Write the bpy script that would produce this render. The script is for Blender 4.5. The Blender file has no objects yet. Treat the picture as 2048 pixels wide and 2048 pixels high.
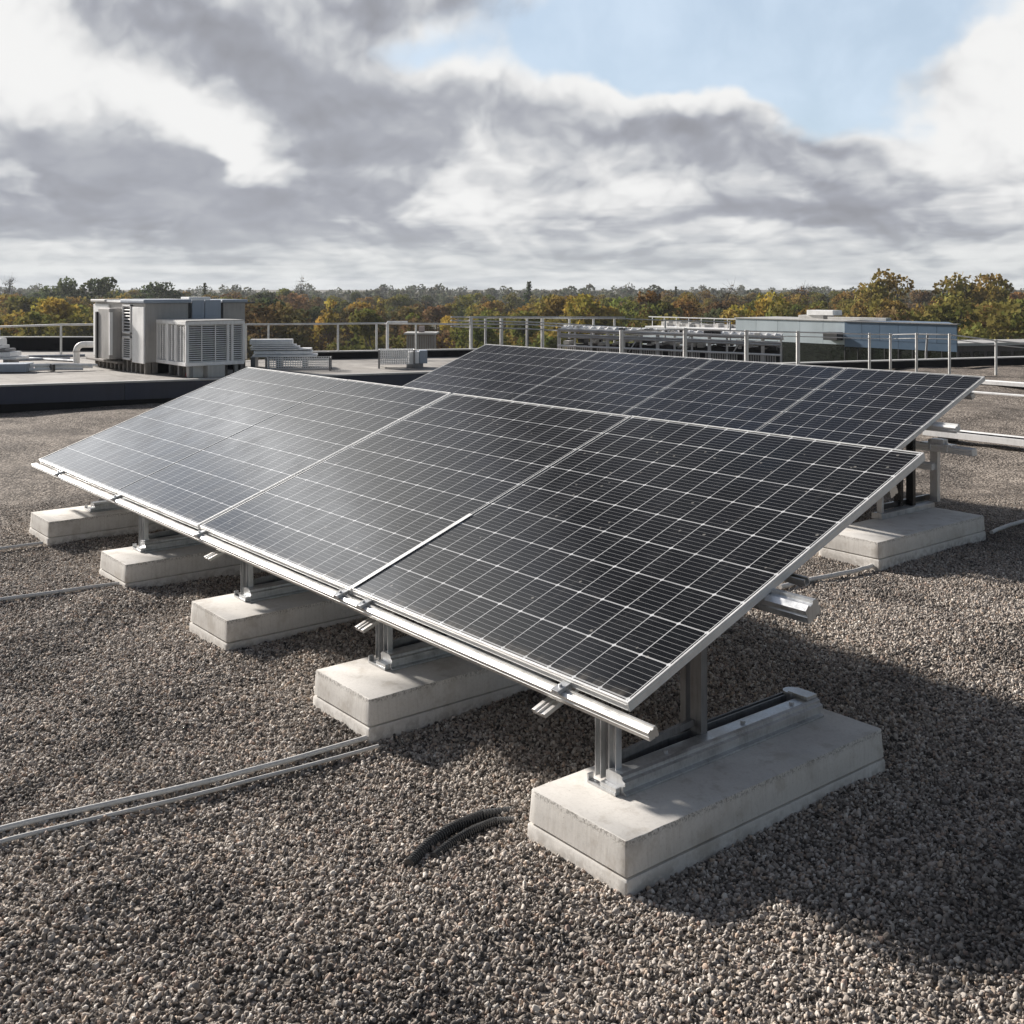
import bpy, bmesh, math, random
import numpy as np
from mathutils import Vector, Matrix

rnd = random.Random(7)
scene = bpy.context.scene
col = scene.collection
R = math.radians

# ---------------------------------------------------------------- camera
CAMH = 2.2
F = 2199.0
_n = math.hypot(1774, 2199)
RX, RY = 1774 / _n, 2199 / _n          # camera right axis in the roof frame
FX, FY = -2199 / _n, 1774 / _n         # camera forward axis in the roof frame
cam_d = bpy.data.cameras.new('camera')
cam = bpy.data.objects.new('camera', cam_d)
col.objects.link(cam)
cam.location = (0, 0, CAMH)
cam.rotation_euler = (R(90), 0, math.atan2(-FX, FY))
cam_d.sensor_width = 36
cam_d.lens = 36 * F / 2048
cam_d.shift_y = -(1024 - 575) / 2048
cam_d.clip_start = 0.05
cam_d.clip_end = 9000
scene.camera = cam


def cw(r, f, z=0.0):                   # right / forward metres -> roof frame
    return Vector((r * RX + f * FX, r * RY + f * FY, z))


def at(px, py, z=0.0):                 # a spot of the photograph on the level z
    f = (CAMH - z) * F / (py - 575)
    return cw((px - 1024) / F * f, f, z)


def dep(px, py, f):                    # a spot of the photograph at f metres
    return cw((px - 1024) / F * f, f, CAMH - (py - 575) / F * f)


# ---------------------------------------------------------------- nodes
class NT:
    def __init__(s, tree):
        s.t = tree
        s.n = tree.nodes
        s.l = tree.links

    def put(s, sock, v):
        if isinstance(v, bpy.types.NodeSocket):
            s.l.new(v, sock)
        elif v is not None:
            if sock.type == 'RGBA' and hasattr(v, '__len__') and len(v) == 3:
                v = (*v, 1)
            sock.default_value = v

    def new(s, typ, ins=None, **kw):
        nd = s.n.new(typ)
        for k, v in kw.items():
            setattr(nd, k, v)
        for k, v in (ins or {}).items():
            s.put(nd.inputs[k], v)
        return nd

    def m(s, op, a, b=None, c=None, clamp=False):
        nd = s.n.new('ShaderNodeMath')
        nd.operation = op
        nd.use_clamp = clamp
        s.put(nd.inputs[0], a)
        if b is not None:
            s.put(nd.inputs[1], b)
        if c is not None:
            s.put(nd.inputs[2], c)
        return nd.outputs[0]

    def vm(s, op, a, b=None, sc=None):
        nd = s.n.new('ShaderNodeVectorMath')
        nd.operation = op
        s.put(nd.inputs[0], a)
        if b is not None:
            s.put(nd.inputs[1], b)
        if sc is not None:
            s.put(nd.inputs['Scale'], sc)
        return nd.outputs[0]

    def noise(s, vec, scale, detail=4, rough=.55, dist=0, col=False):
        nd = s.new('ShaderNodeTexNoise', {'Vector': vec, 'Scale': scale, 'Detail': detail,
                                          'Roughness': rough, 'Distortion': dist})
        return nd.outputs['Color' if col else 'Fac']

    def ramp(s, f, stops, interp='LINEAR'):
        nd = s.new('ShaderNodeValToRGB', {'Fac': f})
        cr = nd.color_ramp
        cr.interpolation = interp
        while len(cr.elements) < len(stops):
            cr.elements.new(.5)
        for e, (p, c) in zip(cr.elements, stops):
            e.position = p
            e.color = (*c, 1) if hasattr(c, '__len__') else (c, c, c, 1)
        return nd.outputs['Color']

    def mix(s, f, a, b, blend='MIX'):
        nd = s.n.new('ShaderNodeMix')
        nd.data_type = 'RGBA'
        nd.blend_type = blend
        s.put(nd.inputs[0], f)
        s.put(nd.inputs[6], a)
        s.put(nd.inputs[7], b)
        return nd.outputs[2]

    def mapr(s, v, a, b, c=0., d=1., smooth=True):
        nd = s.n.new('ShaderNodeMapRange')
        nd.interpolation_type = 'SMOOTHSTEP' if smooth else 'LINEAR'
        for i, x in enumerate((v, a, b, c, d)):
            s.put(nd.inputs[i], x)
        return nd.outputs[0]


def new_mat(name):
    m = bpy.data.materials.new(name)
    m.use_nodes = True
    nt = NT(m.node_tree)
    bs = next(n for n in nt.n if n.type == 'BSDF_PRINCIPLED')
    return m, nt, bs


def bump(nt, bs, h, strength=.5, dist=.01):
    b = nt.new('ShaderNodeBump', {'Height': h, 'Strength': strength, 'Distance': dist})
    nt.l.new(b.outputs[0], bs.inputs['Normal'])


def simple(name, c, rough=.5, metal=0., var=.12, nscale=3., spec=None, bmp=0.):
    """paint or metal with blotches, streaks and fine wear"""
    m, nt, bs = new_mat(name)
    tc = nt.new('ShaderNodeTexCoord').outputs['Object']
    rn = nt.new('ShaderNodeObjectInfo').outputs['Random']
    v = nt.vm('ADD', tc, nt.vm('SCALE', (7.1, 3.3, 9.7), sc=nt.m('MULTIPLY', rn, 10)))
    a = nt.noise(v, nscale, 6, .62)
    b = nt.noise(nt.vm('MULTIPLY', v, (9, 9, .7)), nscale, 4, .6)
    f = nt.m('ADD', nt.m('MULTIPLY', a, .6), nt.m('MULTIPLY', b, .4))
    lo = tuple(x * (1 - var * 2.2) for x in c)
    hi = tuple(min(1, x * (1 + var * 1.4)) for x in c)
    nt.l.new(nt.ramp(f, [(.3, lo), (.5, c), (.72, hi)]), bs.inputs['Base Color'])
    nt.l.new(nt.mapr(a, .3, .7, max(.05, rough - .12), min(1, rough + .12)), bs.inputs['Roughness'])
    bs.inputs['Metallic'].default_value = metal
    if spec is not None:
        bs.inputs['Specular IOR Level'].default_value = spec
    if bmp:
        bump(nt, bs, nt.noise(v, nscale * 12, 4), bmp, .004)
    return m


M = {}
M['alu'] = simple('aluminium', (.66, .65, .63), .46, .9, .08, 5, bmp=.08)
M['alu_frame'] = simple('anodised_frame', (.80, .80, .79), .5, .35, .05, 6)
M['galv'] = simple('galvanised_steel', (.60, .61, .62), .42, .85, .16, 9, bmp=.1)
M['galv_dark'] = simple('weathered_steel', (.24, .24, .245), .5, .7, .2, 9)
M['hose'] = simple('ribbed_plastic', (.075, .075, .075), .4, 0, .2, 8)
M['pvc'] = simple('grey_conduit', (.62, .61, .59), .5, 0, .1, 6)
M['black'] = simple('black_plastic', (.018, .018, .019), .36, 0, .2, 8)
M['membrane'] = simple('black_membrane', (.010, .010, .012), .7, 0, .3, 1.2, spec=.25)
M['fascia'] = simple('dark_blue_fascia', (.034, .041, .070), .45, 0, .16, .8)
M['trim'] = simple('pale_trim', (.52, .51, .49), .5, .1, .1, 3)
M['paint'] = simple('pale_grey_paint', (.80, .80, .79), .5, 0, .14, 1.6, bmp=.05)
M['paint2'] = simple('warm_grey_paint', (.40, .385, .37), .5, 0, .16, 1.6)
M['white'] = simple('white_metal', (.90, .90, .89), .45, 0, .1, 3)
M['slate'] = simple('blue_grey_panel', (.33, .38, .45), .5, 0, .08, 1.5)
M['dark'] = simple('dark_grille', (.035, .035, .037), .6, 0, .2, 4)
M['rusty'] = simple('stained_plinth', (.22, .20, .18), .7, 0, .35, 2.5)
M['post'] = simple('railing_steel', (.62, .62, .61), .45, .45, .1, 3)
M['clad'] = simple('pale_blue_cladding', (.58, .66, .70), .4, .1, .05, .4)
M['clad2'] = simple('steel_blue_cladding', (.095, .155, .235), .4, .1, .06, .4)
M['brown'] = simple('brown_wall', (.07, .05, .045), .5, 0, .4, .6)
M['red'] = simple('red_plastic', (.4, .03, .02), .5)
M['backsheet'] = simple('white_backsheet', (.6, .6, .6), .6)
M['brick'] = simple('pale_render', (.4, .33, .31), .7, 0, .3, .6)


def concrete():
    m, nt, bs = new_mat('concrete')
    tc = nt.new('ShaderNodeTexCoord').outputs['Object']
    rn = nt.new('ShaderNodeObjectInfo').outputs['Random']
    geo = nt.new('ShaderNodeNewGeometry')
    v = nt.vm('ADD', tc, nt.vm('SCALE', (7.1, 3.3, 0), sc=nt.m('MULTIPLY', rn, 10)))
    big = nt.noise(v, 2.2, 6, .65, .4)
    fine = nt.noise(v, 70, 5, .7)
    streak = nt.noise(nt.vm('MULTIPLY', v, (60, 60, 2.)), 1, 4, .65)
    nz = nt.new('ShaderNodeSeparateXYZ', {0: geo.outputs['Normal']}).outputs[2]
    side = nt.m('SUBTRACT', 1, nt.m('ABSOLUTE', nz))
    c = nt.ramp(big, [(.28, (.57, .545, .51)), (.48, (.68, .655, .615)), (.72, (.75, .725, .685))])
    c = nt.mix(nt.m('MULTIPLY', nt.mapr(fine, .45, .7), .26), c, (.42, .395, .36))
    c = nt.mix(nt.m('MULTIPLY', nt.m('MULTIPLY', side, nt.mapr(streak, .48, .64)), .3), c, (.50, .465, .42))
    blot = nt.noise(v, 6, 5, .7)
    c = nt.mix(nt.m('MULTIPLY', nt.mapr(blot, .50, .66), .55), c, (.47, .43, .375))
    pits = nt.new('ShaderNodeTexVoronoi', {'Vector': v, 'Scale': 55}).outputs['Distance']
    pit = nt.m('MULTIPLY', nt.mapr(pits, .05, .16, 1, 0), nt.mapr(nt.noise(v, 9, 3), .55, .66))
    c = nt.mix(nt.m('MULTIPLY', pit, .6), c, (.16, .145, .13))
    zz = nt.new('ShaderNodeSeparateXYZ', {0: tc}).outputs[2]
    chip = nt.m('MULTIPLY', nt.mapr(zz, .150, .170), nt.mapr(zz, .184, .178))
    chip = nt.m('MULTIPLY', chip, nt.mapr(nt.noise(v, 95, 3, .7), .48, .58))
    chip = nt.m('MULTIPLY', chip, nt.mapr(side, .03, .35))
    c = nt.mix(nt.m('MULTIPLY', chip, .62), c, (.17, .155, .135))
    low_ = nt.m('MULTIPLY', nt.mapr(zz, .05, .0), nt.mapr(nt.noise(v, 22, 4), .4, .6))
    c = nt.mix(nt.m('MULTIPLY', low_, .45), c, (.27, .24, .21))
    nt.l.new(c, bs.inputs['Base Color'])
    bs.inputs['Roughness'].default_value = .85
    bs.inputs['Specular IOR Level'].default_value = .3
    h = nt.m('SUBTRACT', nt.m('SUBTRACT', nt.m('ADD', nt.m('MULTIPLY', fine, .5), nt.m('MULTIPLY', nt.m('MULTIPLY', streak, side), .6)), pit), chip)
    bump(nt, bs, h, .4, .003)
    return m


M['concrete'] = concrete()


def gravel_bed():
    """the sheet under the loose stones; farther off it carries the stones as texture"""
    m, nt, bs = new_mat('gravel_bed')
    tc = nt.new('ShaderNodeTexCoord').outputs['Object']
    v1 = nt.new('ShaderNodeTexVoronoi', {'Vector': tc, 'Scale': 42})
    v2 = nt.new('ShaderNodeTexVoronoi', {'Vector': tc, 'Scale': 24, 'Randomness': .9})
    sep = nt.new('ShaderNodeSeparateColor', {0: v1.outputs['Color']}).outputs[0]
    c = nt.ramp(sep, [(0, (.09, .078, .068)), (.35, (.23, .20, .174)), (.7, (.36, .315, .275)), (1, (.54, .48, .425))])
    gap = nt.mapr(v1.outputs['Distance'], .25, .75)
    c = nt.mix(nt.m('MULTIPLY', gap, .62), c, (.02, .018, .016))  # shade between the stones put into the colour
    big = nt.noise(tc, .55, 5, .6)
    tone_patch = nt.noise(nt.vm('MULTIPLY', tc, (1, 1, 0)), .9, 6, .62, .6)  # broad patches of paler and darker tone
    c = nt.mix(1., c, nt.ramp(tone_patch, [(.33, (1.38, 1.37, 1.34)), (.5, (1.2, 1.18, 1.15)), (.66, (.66, .65, .64))]), 'MULTIPLY')
    mid = nt.noise(nt.vm('MULTIPLY', tc, (1, 1.6, 1)), 2.6, 7, .7, .5)
    c = nt.mix(nt.mapr(big, .35, .65, .0, .25), c, (.12, .105, .092), 'MIX')
    c = nt.mix(nt.mapr(mid, .48, .66, 0, .5), c, (.07, .06, .052), 'MIX')
    c = nt.mix(nt.mapr(mid, .46, .3, 0, .3), c, (.52, .47, .42), 'MIX')
    nt.l.new(c, bs.inputs['Base Color'])
    bs.inputs['Roughness'].default_value = .9
    bs.inputs['Specular IOR Level'].default_value = .15
    h = nt.m('SUBTRACT', 1, nt.m('ADD', v1.outputs['Distance'], nt.m('MULTIPLY', v2.outputs['Distance'], .6)))
    bump(nt, bs, h, 1., .012)
    return m


def stone():
    m, nt, bs = new_mat('pebble_stone')
    tc = nt.new('ShaderNodeTexCoord').outputs['Object']
    rn = nt.new('ShaderNodeObjectInfo').outputs['Random']
    v = nt.vm('ADD', tc, nt.vm('SCALE', (17., 5., 9.), sc=nt.m('MULTIPLY', rn, 20)))
    c = nt.ramp(rn, [(0, (.05, .046, .043)), (.2, (.20, .182, .166)), (.42, (.33, .29, .255)),
                     (.62, (.42, .386, .355)), (.78, (.52, .482, .445)), (.86, (.47, .38, .30)),
                     (.91, (.38, .285, .24)), (.95, (.60, .565, .52)), (1, (.68, .645, .60))])
    pos = nt.new('ShaderNodeNewGeometry').outputs['Position']
    tone_patch = nt.noise(nt.vm('MULTIPLY', pos, (1, 1, 0)), .9, 6, .62, .6)  # same broad tone patches as on the bed
    c = nt.mix(1., c, nt.ramp(tone_patch, [(.33, (1.38, 1.37, 1.34)), (.5, (1.2, 1.18, 1.15)), (.66, (.66, .65, .64))]), 'MULTIPLY')
    n = nt.noise(v, 70, 4, .7)
    c = nt.mix(nt.mapr(n, .35, .7, 0, .35), c, nt.mix(1., c, (.55, .52, .5), 'MULTIPLY'))
    nt.l.new(c, bs.inputs['Base Color'])
    bs.inputs['Roughness'].default_value = .75
    bs.inputs['Specular IOR Level'].default_value = .35
    bump(nt, bs, n, .5, .002)
    return m


M['bed'] = gravel_bed()
M['stone'] = stone()


def pv(name, rows, sub, tint):
    """one panel's cells: u counts columns, v counts rows, both along the panel"""
    m, nt, bs = new_mat(name)
    uv = nt.new('ShaderNodeUVMap').outputs['UV']
    at_ = nt.new('ShaderNodeAttribute', attribute_type='OBJECT', attribute_name='pitch')
    pit = nt.new('ShaderNodeSeparateXYZ', {0: at_.outputs['Vector']})
    px, py = pit.outputs[0], pit.outputs[1]
    s = nt.new('ShaderNodeSeparateXYZ', {0: uv})
    u, v = s.outputs[0], s.outputs[1]

    def dist(x, pitch, k=1.):     # metres to the nearest line
        fr = nt.m('FRACT', nt.m('ADD', nt.m('MULTIPLY', x, k), .5))
        return nt.m('MULTIPLY', nt.m('ABSOLUTE', nt.m('SUBTRACT', fr, .5)), nt.m('DIVIDE', pitch, k))
    du, dv = dist(u, px), dist(v, py)
    dvf = dist(v, py, sub)
    obj = nt.new('ShaderNodeTexCoord').outputs['Object']
    wob = nt.noise(obj, 1.7, 3, .6)
    lu = nt.m('MULTIPLY', nt.mapr(du, .0012, .0028, 1, 0), .9)
    lv = nt.m('MULTIPLY', nt.mapr(dv, .0028, .0039, 1, 0), nt.mapr(dv, .0008, .0018, .35, 1))
    lf = nt.m('MULTIPLY', nt.mapr(dvf, .0005, .0015, 1, 0), .42)
    dia = nt.mapr(nt.m('ADD', du, nt.m('MULTIPLY', dv, .8)), .009, .013, 1, 0)
    line = nt.m('MAXIMUM', nt.m('MAXIMUM', lu, lv), nt.m('MAXIMUM', lf, dia))
    line = nt.m('MULTIPLY', line, nt.mapr(wob, .3, .6, .75, 1))
    # every cell a touch different
    cell = nt.new('ShaderNodeTexWhiteNoise', {0: nt.vm('FLOOR', uv)}, noise_dimensions='2D').outputs['Value']
    cc = nt.mix(cell, tuple(x * .75 for x in tint), tuple(x * 1.25 for x in tint))
    dust = nt.noise(obj, 3.2, 6, .65, .6)
    dots = nt.new('ShaderNodeTexVoronoi', {'Vector': obj, 'Scale': 9.}).outputs['Distance']
    cc = nt.mix(nt.mapr(dust, .5, .85, 0, .018), cc, (.45, .42, .38))
    c = nt.mix(line, cc, (.70, .71, .72))
    c = nt.mix(nt.mapr(dots, .05, .09, .4, 0), c, (.5, .48, .44))
    oy = nt.new('ShaderNodeSeparateXYZ', {0: obj}).outputs[1]
    grime = nt.m('MULTIPLY', nt.mapr(oy, .09, .012), nt.mapr(nt.noise(nt.vm('MULTIPLY', obj, (6, 1.2, 1)), 2.2, 5, .65), .35, .65))
    c = nt.mix(nt.m('MULTIPLY', grime, .22), c, (.42, .38, .32))
    run_ = nt.mapr(nt.noise(nt.vm('MULTIPLY', obj, (14, .8, 1)), 1.6, 4, .6), .56, .74, 0, .035)
    c = nt.mix(run_, c, (.5, .47, .43))
    nt.l.new(c, bs.inputs['Base Color'])
    bs.inputs['IOR'].default_value = 1.6
    nt.l.new(nt.mapr(dust, .35, .75, .1, .24), bs.inputs['Roughness'])
    h = nt.m('ADD', nt.noise(obj, 2.2, 2, .5), nt.m('MULTIPLY', nt.noise(obj, 60, 2), .012))
    bump(nt, bs, h, .12, .02)
    return m


M['pv'] = pv('front_cells', 9, 8, (.0042, .0046, .0062))
M['pv2'] = pv('rear_cells', 8, 6, (.006, .0076, .013))


def deck_mat():
    m, nt, bs = new_mat('roofing_felt')
    tc = nt.new('ShaderNodeTexCoord').outputs['Object']
    a = nt.noise(tc, .9, 6, .65, .5)
    b = nt.noise(nt.vm('MULTIPLY', tc, (.6, 3., 1)), 1.6, 6, .7, .4)
    c = nt.ramp(a, [(.3, (.20, .185, .17)), (.5, (.33, .31, .285)), (.7, (.42, .40, .37))])
    c = nt.mix(nt.mapr(b, .5, .72, 0, .6), c, (.13, .115, .10))
    s = nt.new('ShaderNodeSeparateXYZ', {0: tc})
    seam = nt.m('ABSOLUTE', nt.m('SUBTRACT', nt.m('FRACT', s.outputs[0]), .5))
    c = nt.mix(nt.mapr(seam, .47, .485, 0, .35), c, (.1, .09, .08))
    nt.l.new(c, bs.inputs['Base Color'])
    bs.inputs['Roughness'].default_value = .8
    bump(nt, bs, nt.noise(tc, 14, 5), .4, .02)
    return m


def glass_mat():
    m, nt, bs = new_mat('dark_glazing')
    tc = nt.new('ShaderNodeTexCoord').outputs['Object']
    a = nt.noise(nt.vm('MULTIPLY', tc, (1, 1, 3)), 1.4, 6, .75, 1.5)
    c = nt.ramp(a, [(.35, (.004, .006, .005)), (.55, (.014, .02, .014)), (.75, (.045, .045, .035))])  # reflected trees put into the colour as green mottling
    nt.l.new(c, bs.inputs['Base Color'])
    bs.inputs['Roughness'].default_value = .06
    bump(nt, bs, nt.noise(tc, .7, 2), .25, .1)
    return m


def ground_mat():
    m, nt, bs = new_mat('woodland_floor')
    tc = nt.new('ShaderNodeTexCoord').outputs['Object']
    a = nt.noise(tc, .03, 8, .7)
    nt.l.new(nt.ramp(a, [(.35, (.03, .035, .014)), (.5, (.06, .055, .022)), (.65, (.09, .06, .025))]), bs.inputs['Base Color'])
    bs.inputs['Roughness'].default_value = 1
    return m


def leaf_mat():
    m, nt, bs = new_mat('autumn_leaves')
    oi = nt.new('ShaderNodeObjectInfo')
    tc = nt.new('ShaderNodeTexCoord').outputs['Object']
    at_ = nt.new('ShaderNodeAttribute', attribute_type='GEOMETRY', attribute_name='leafvar').outputs['Fac']
    n = nt.noise(nt.vm('ADD', tc, nt.vm('SCALE', (31., 17., 11.), sc=oi.outputs['Random'])), .35, 3, .6)
    base = oi.outputs['Color']
    c = nt.mix(nt.mapr(n, .4, .62, 0, .75), base, nt.mix(1., base, (.62, .95, .8), 'MULTIPLY'))
    c = nt.mix(nt.mapr(n, .58, .74, 0, .35), c, (.26, .13, .03))
    c = nt.mix(at_, nt.mix(1., c, (.55, .55, .5), 'MULTIPLY'), nt.mix(1., c, (1.5, 1.45, 1.3), 'MULTIPLY'))
    d = nt.new('ShaderNodeBsdfDiffuse', {'Color': c})
    t = nt.new('ShaderNodeBsdfTranslucent', {'Color': c})
    mx = nt.new('ShaderNodeMixShader', {0: .3, 1: d.outputs[0], 2: t.outputs[0]})
    out = next(x for x in nt.n if x.type == 'OUTPUT_MATERIAL')
    nt.l.new(mx.outputs[0], out.inputs[0])
    return m


M['deck'] = deck_mat()
M['glazing'] = glass_mat()
M['ground'] = ground_mat()
M['leaf'] = leaf_mat()
M['bark'] = simple('bark', (.07, .055, .045), .9, 0, .3, 3)


# ---------------------------------------------------------------- mesh helpers
class MB:
    def __init__(s):
        s.v = []
        s.f = []

    def add(s, vs, fs):
        o = len(s.v)
        s.v += [tuple(v) for v in vs]
        s.f += [tuple(i + o for i in f) for f in fs]
        return s

    def box(s, a, b, m=None):
        (x0, y0, z0), (x1, y1, z1) = a, b
        vs = [Vector(p) for p in ((x0, y0, z0), (x1, y0, z0), (x1, y1, z0), (x0, y1, z0),
                                  (x0, y0, z1), (x1, y0, z1), (x1, y1, z1), (x0, y1, z1))]
        if m is not None:
            vs = [m @ v for v in vs]
        return s.add(vs, [(3, 2, 1, 0), (4, 5, 6, 7), (0, 1, 5, 4), (1, 2, 6, 5), (2, 3, 7, 6), (3, 0, 4, 7)])

    def prism(s, prof, p0, p1, up=(0, 0, 1)):
        """closed profile (side, up) pushed along p0 -> p1"""
        p0, p1 = Vector(p0), Vector(p1)
        d = (p1 - p0).normalized()
        sd = d.cross(Vector(up)).normalized()
        u = sd.cross(d)
        n = len(prof)
        vs = [p + sd * a + u * b for p in (p0, p1) for a, b in prof]
        fs = [(i, (i + 1) % n, n + (i + 1) % n, n + i) for i in range(n)]
        return s.add(vs, fs + [tuple(range(n - 1, -1, -1)), tuple(range(n, 2 * n))])

    def bar(s, p0, p1, w, h, up=(0, 0, 1)):
        return s.prism([(-w / 2, -h / 2), (w / 2, -h / 2), (w / 2, h / 2), (-w / 2, h / 2)], p0, p1, up)

    def tube(s, pts, r, n=10):
        pts = [Vector(p) for p in pts]
        rs = r if hasattr(r, '__len__') else [r] * len(pts)
        vs = []
        side = None
        for i, p in enumerate(pts):
            d = (pts[min(i + 1, len(pts) - 1)] - pts[max(i - 1, 0)]).normalized()
            if side is None:
                ref = Vector((0, 0, 1)) if abs(d.z) < .9 else Vector((1, 0, 0))
                side = d.cross(ref).normalized()
            side = (side - d * side.dot(d)).normalized()
            w = d.cross(side)
            vs += [p + (side * math.cos(a) + w * math.sin(a)) * rs[i] for a in (2 * math.pi * k / n for k in range(n))]
        fs = []
        for i in range(len(pts) - 1):
            for k in range(n):
                a, b = i * n + k, i * n + (k + 1) % n
                fs.append((a, b, b + n, a + n))
        fs += [tuple(range(n - 1, -1, -1)), tuple(range((len(pts) - 1) * n, len(pts) * n))]
        return s.add(vs, fs)

    def build(s, name, mat, parent=None, bev=0., smooth=False, loc=None):
        me = bpy.data.meshes.new(name)
        me.from_pydata(s.v, [], s.f)
        bm = bmesh.new()
        bm.from_mesh(me)
        bmesh.ops.recalc_face_normals(bm, faces=bm.faces)
        if bev:
            es = [e for e in bm.edges if len(e.link_faces) == 2 and e.calc_face_angle(0) > .5]
            bmesh.ops.bevel(bm, geom=es, offset=bev, segments=2, affect='EDGES', profile=.6, clamp_overlap=True)
        if smooth:
            for f in bm.faces:
                f.smooth = True
            for e in bm.edges:
                if len(e.link_faces) == 2 and e.calc_face_angle(0) > .7:
                    e.smooth = False
        bm.to_mesh(me)
        bm.free()
        me.materials.append(mat)
        o = bpy.data.objects.new(name, me)
        col.objects.link(o)
        if parent is not None:
            o.parent = parent
        if loc is not None:
            o.location = loc
        return o


def tag(o, label=None, cat=None, group=None, kind=None):
    for k, v in (('label', label), ('category', cat), ('group', group), ('kind', kind)):
        if v:
            o[k] = v
    return o


def thing(name, loc, label, cat, group=None, rz=0.):
    o = bpy.data.objects.new(name, None)
    o.empty_display_size = .2
    col.objects.link(o)
    o.location = loc
    o.rotation_euler = (0, 0, rz)
    return tag(o, label, cat, group)


def copy_tree(o, parent=None):
    c = o.copy()
    col.objects.link(c)
    if parent is not None:
        c.parent = parent
    for ch in list(o.children):
        copy_tree(ch, c)
    return c


# ---------------------------------------------------------------- relief of the gravel
def vnoise(x, y, seed):
    x = np.asarray(x, float)
    y = np.asarray(y, float)
    xi, yi = np.floor(x), np.floor(y)
    fx, fy = x - xi, y - yi
    fx = fx * fx * (3 - 2 * fx)
    fy = fy * fy * (3 - 2 * fy)

    def hsh(a, b):
        t = np.sin(a * 127.1 + b * 311.7 + seed * 74.7) * 43758.5453
        return t - np.floor(t)
    return ((hsh(xi, yi) * (1 - fx) + hsh(xi + 1, yi) * fx) * (1 - fy)
            + (hsh(xi, yi + 1) * (1 - fx) + hsh(xi + 1, yi + 1) * fx) * fy)


def relief(x, y):
    c, s = math.cos(.5), math.sin(.5)
    u, v = x * c + y * s, -x * s + y * c
    h = .105 * (vnoise(u / 1.15, v / 1.5, 1) - .5) + .038 * (vnoise(u / .42, v / .5, 2) - .5) \
        + .010 * (vnoise(u / .17, v / .17, 3) - .5)
    return h - .016


# ---------------------------------------------------------------- sun and sky
SUN = Vector((-2.2, -.43, 1.0)).normalized()
sun_el = math.asin(SUN.z)
sun_az = math.atan2(SUN.x, SUN.y)
sl = bpy.data.lights.new('sun', 'SUN')
sl.energy = 5.0
sl.angle = R(3.4)
sl.color = (1.0, .935, .86)
so = bpy.data.objects.new('sun', sl)
col.objects.link(so)
so.rotation_euler = SUN.to_track_quat('Z', 'Y').to_euler()
so.location = (-20, -4, 12)


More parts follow.
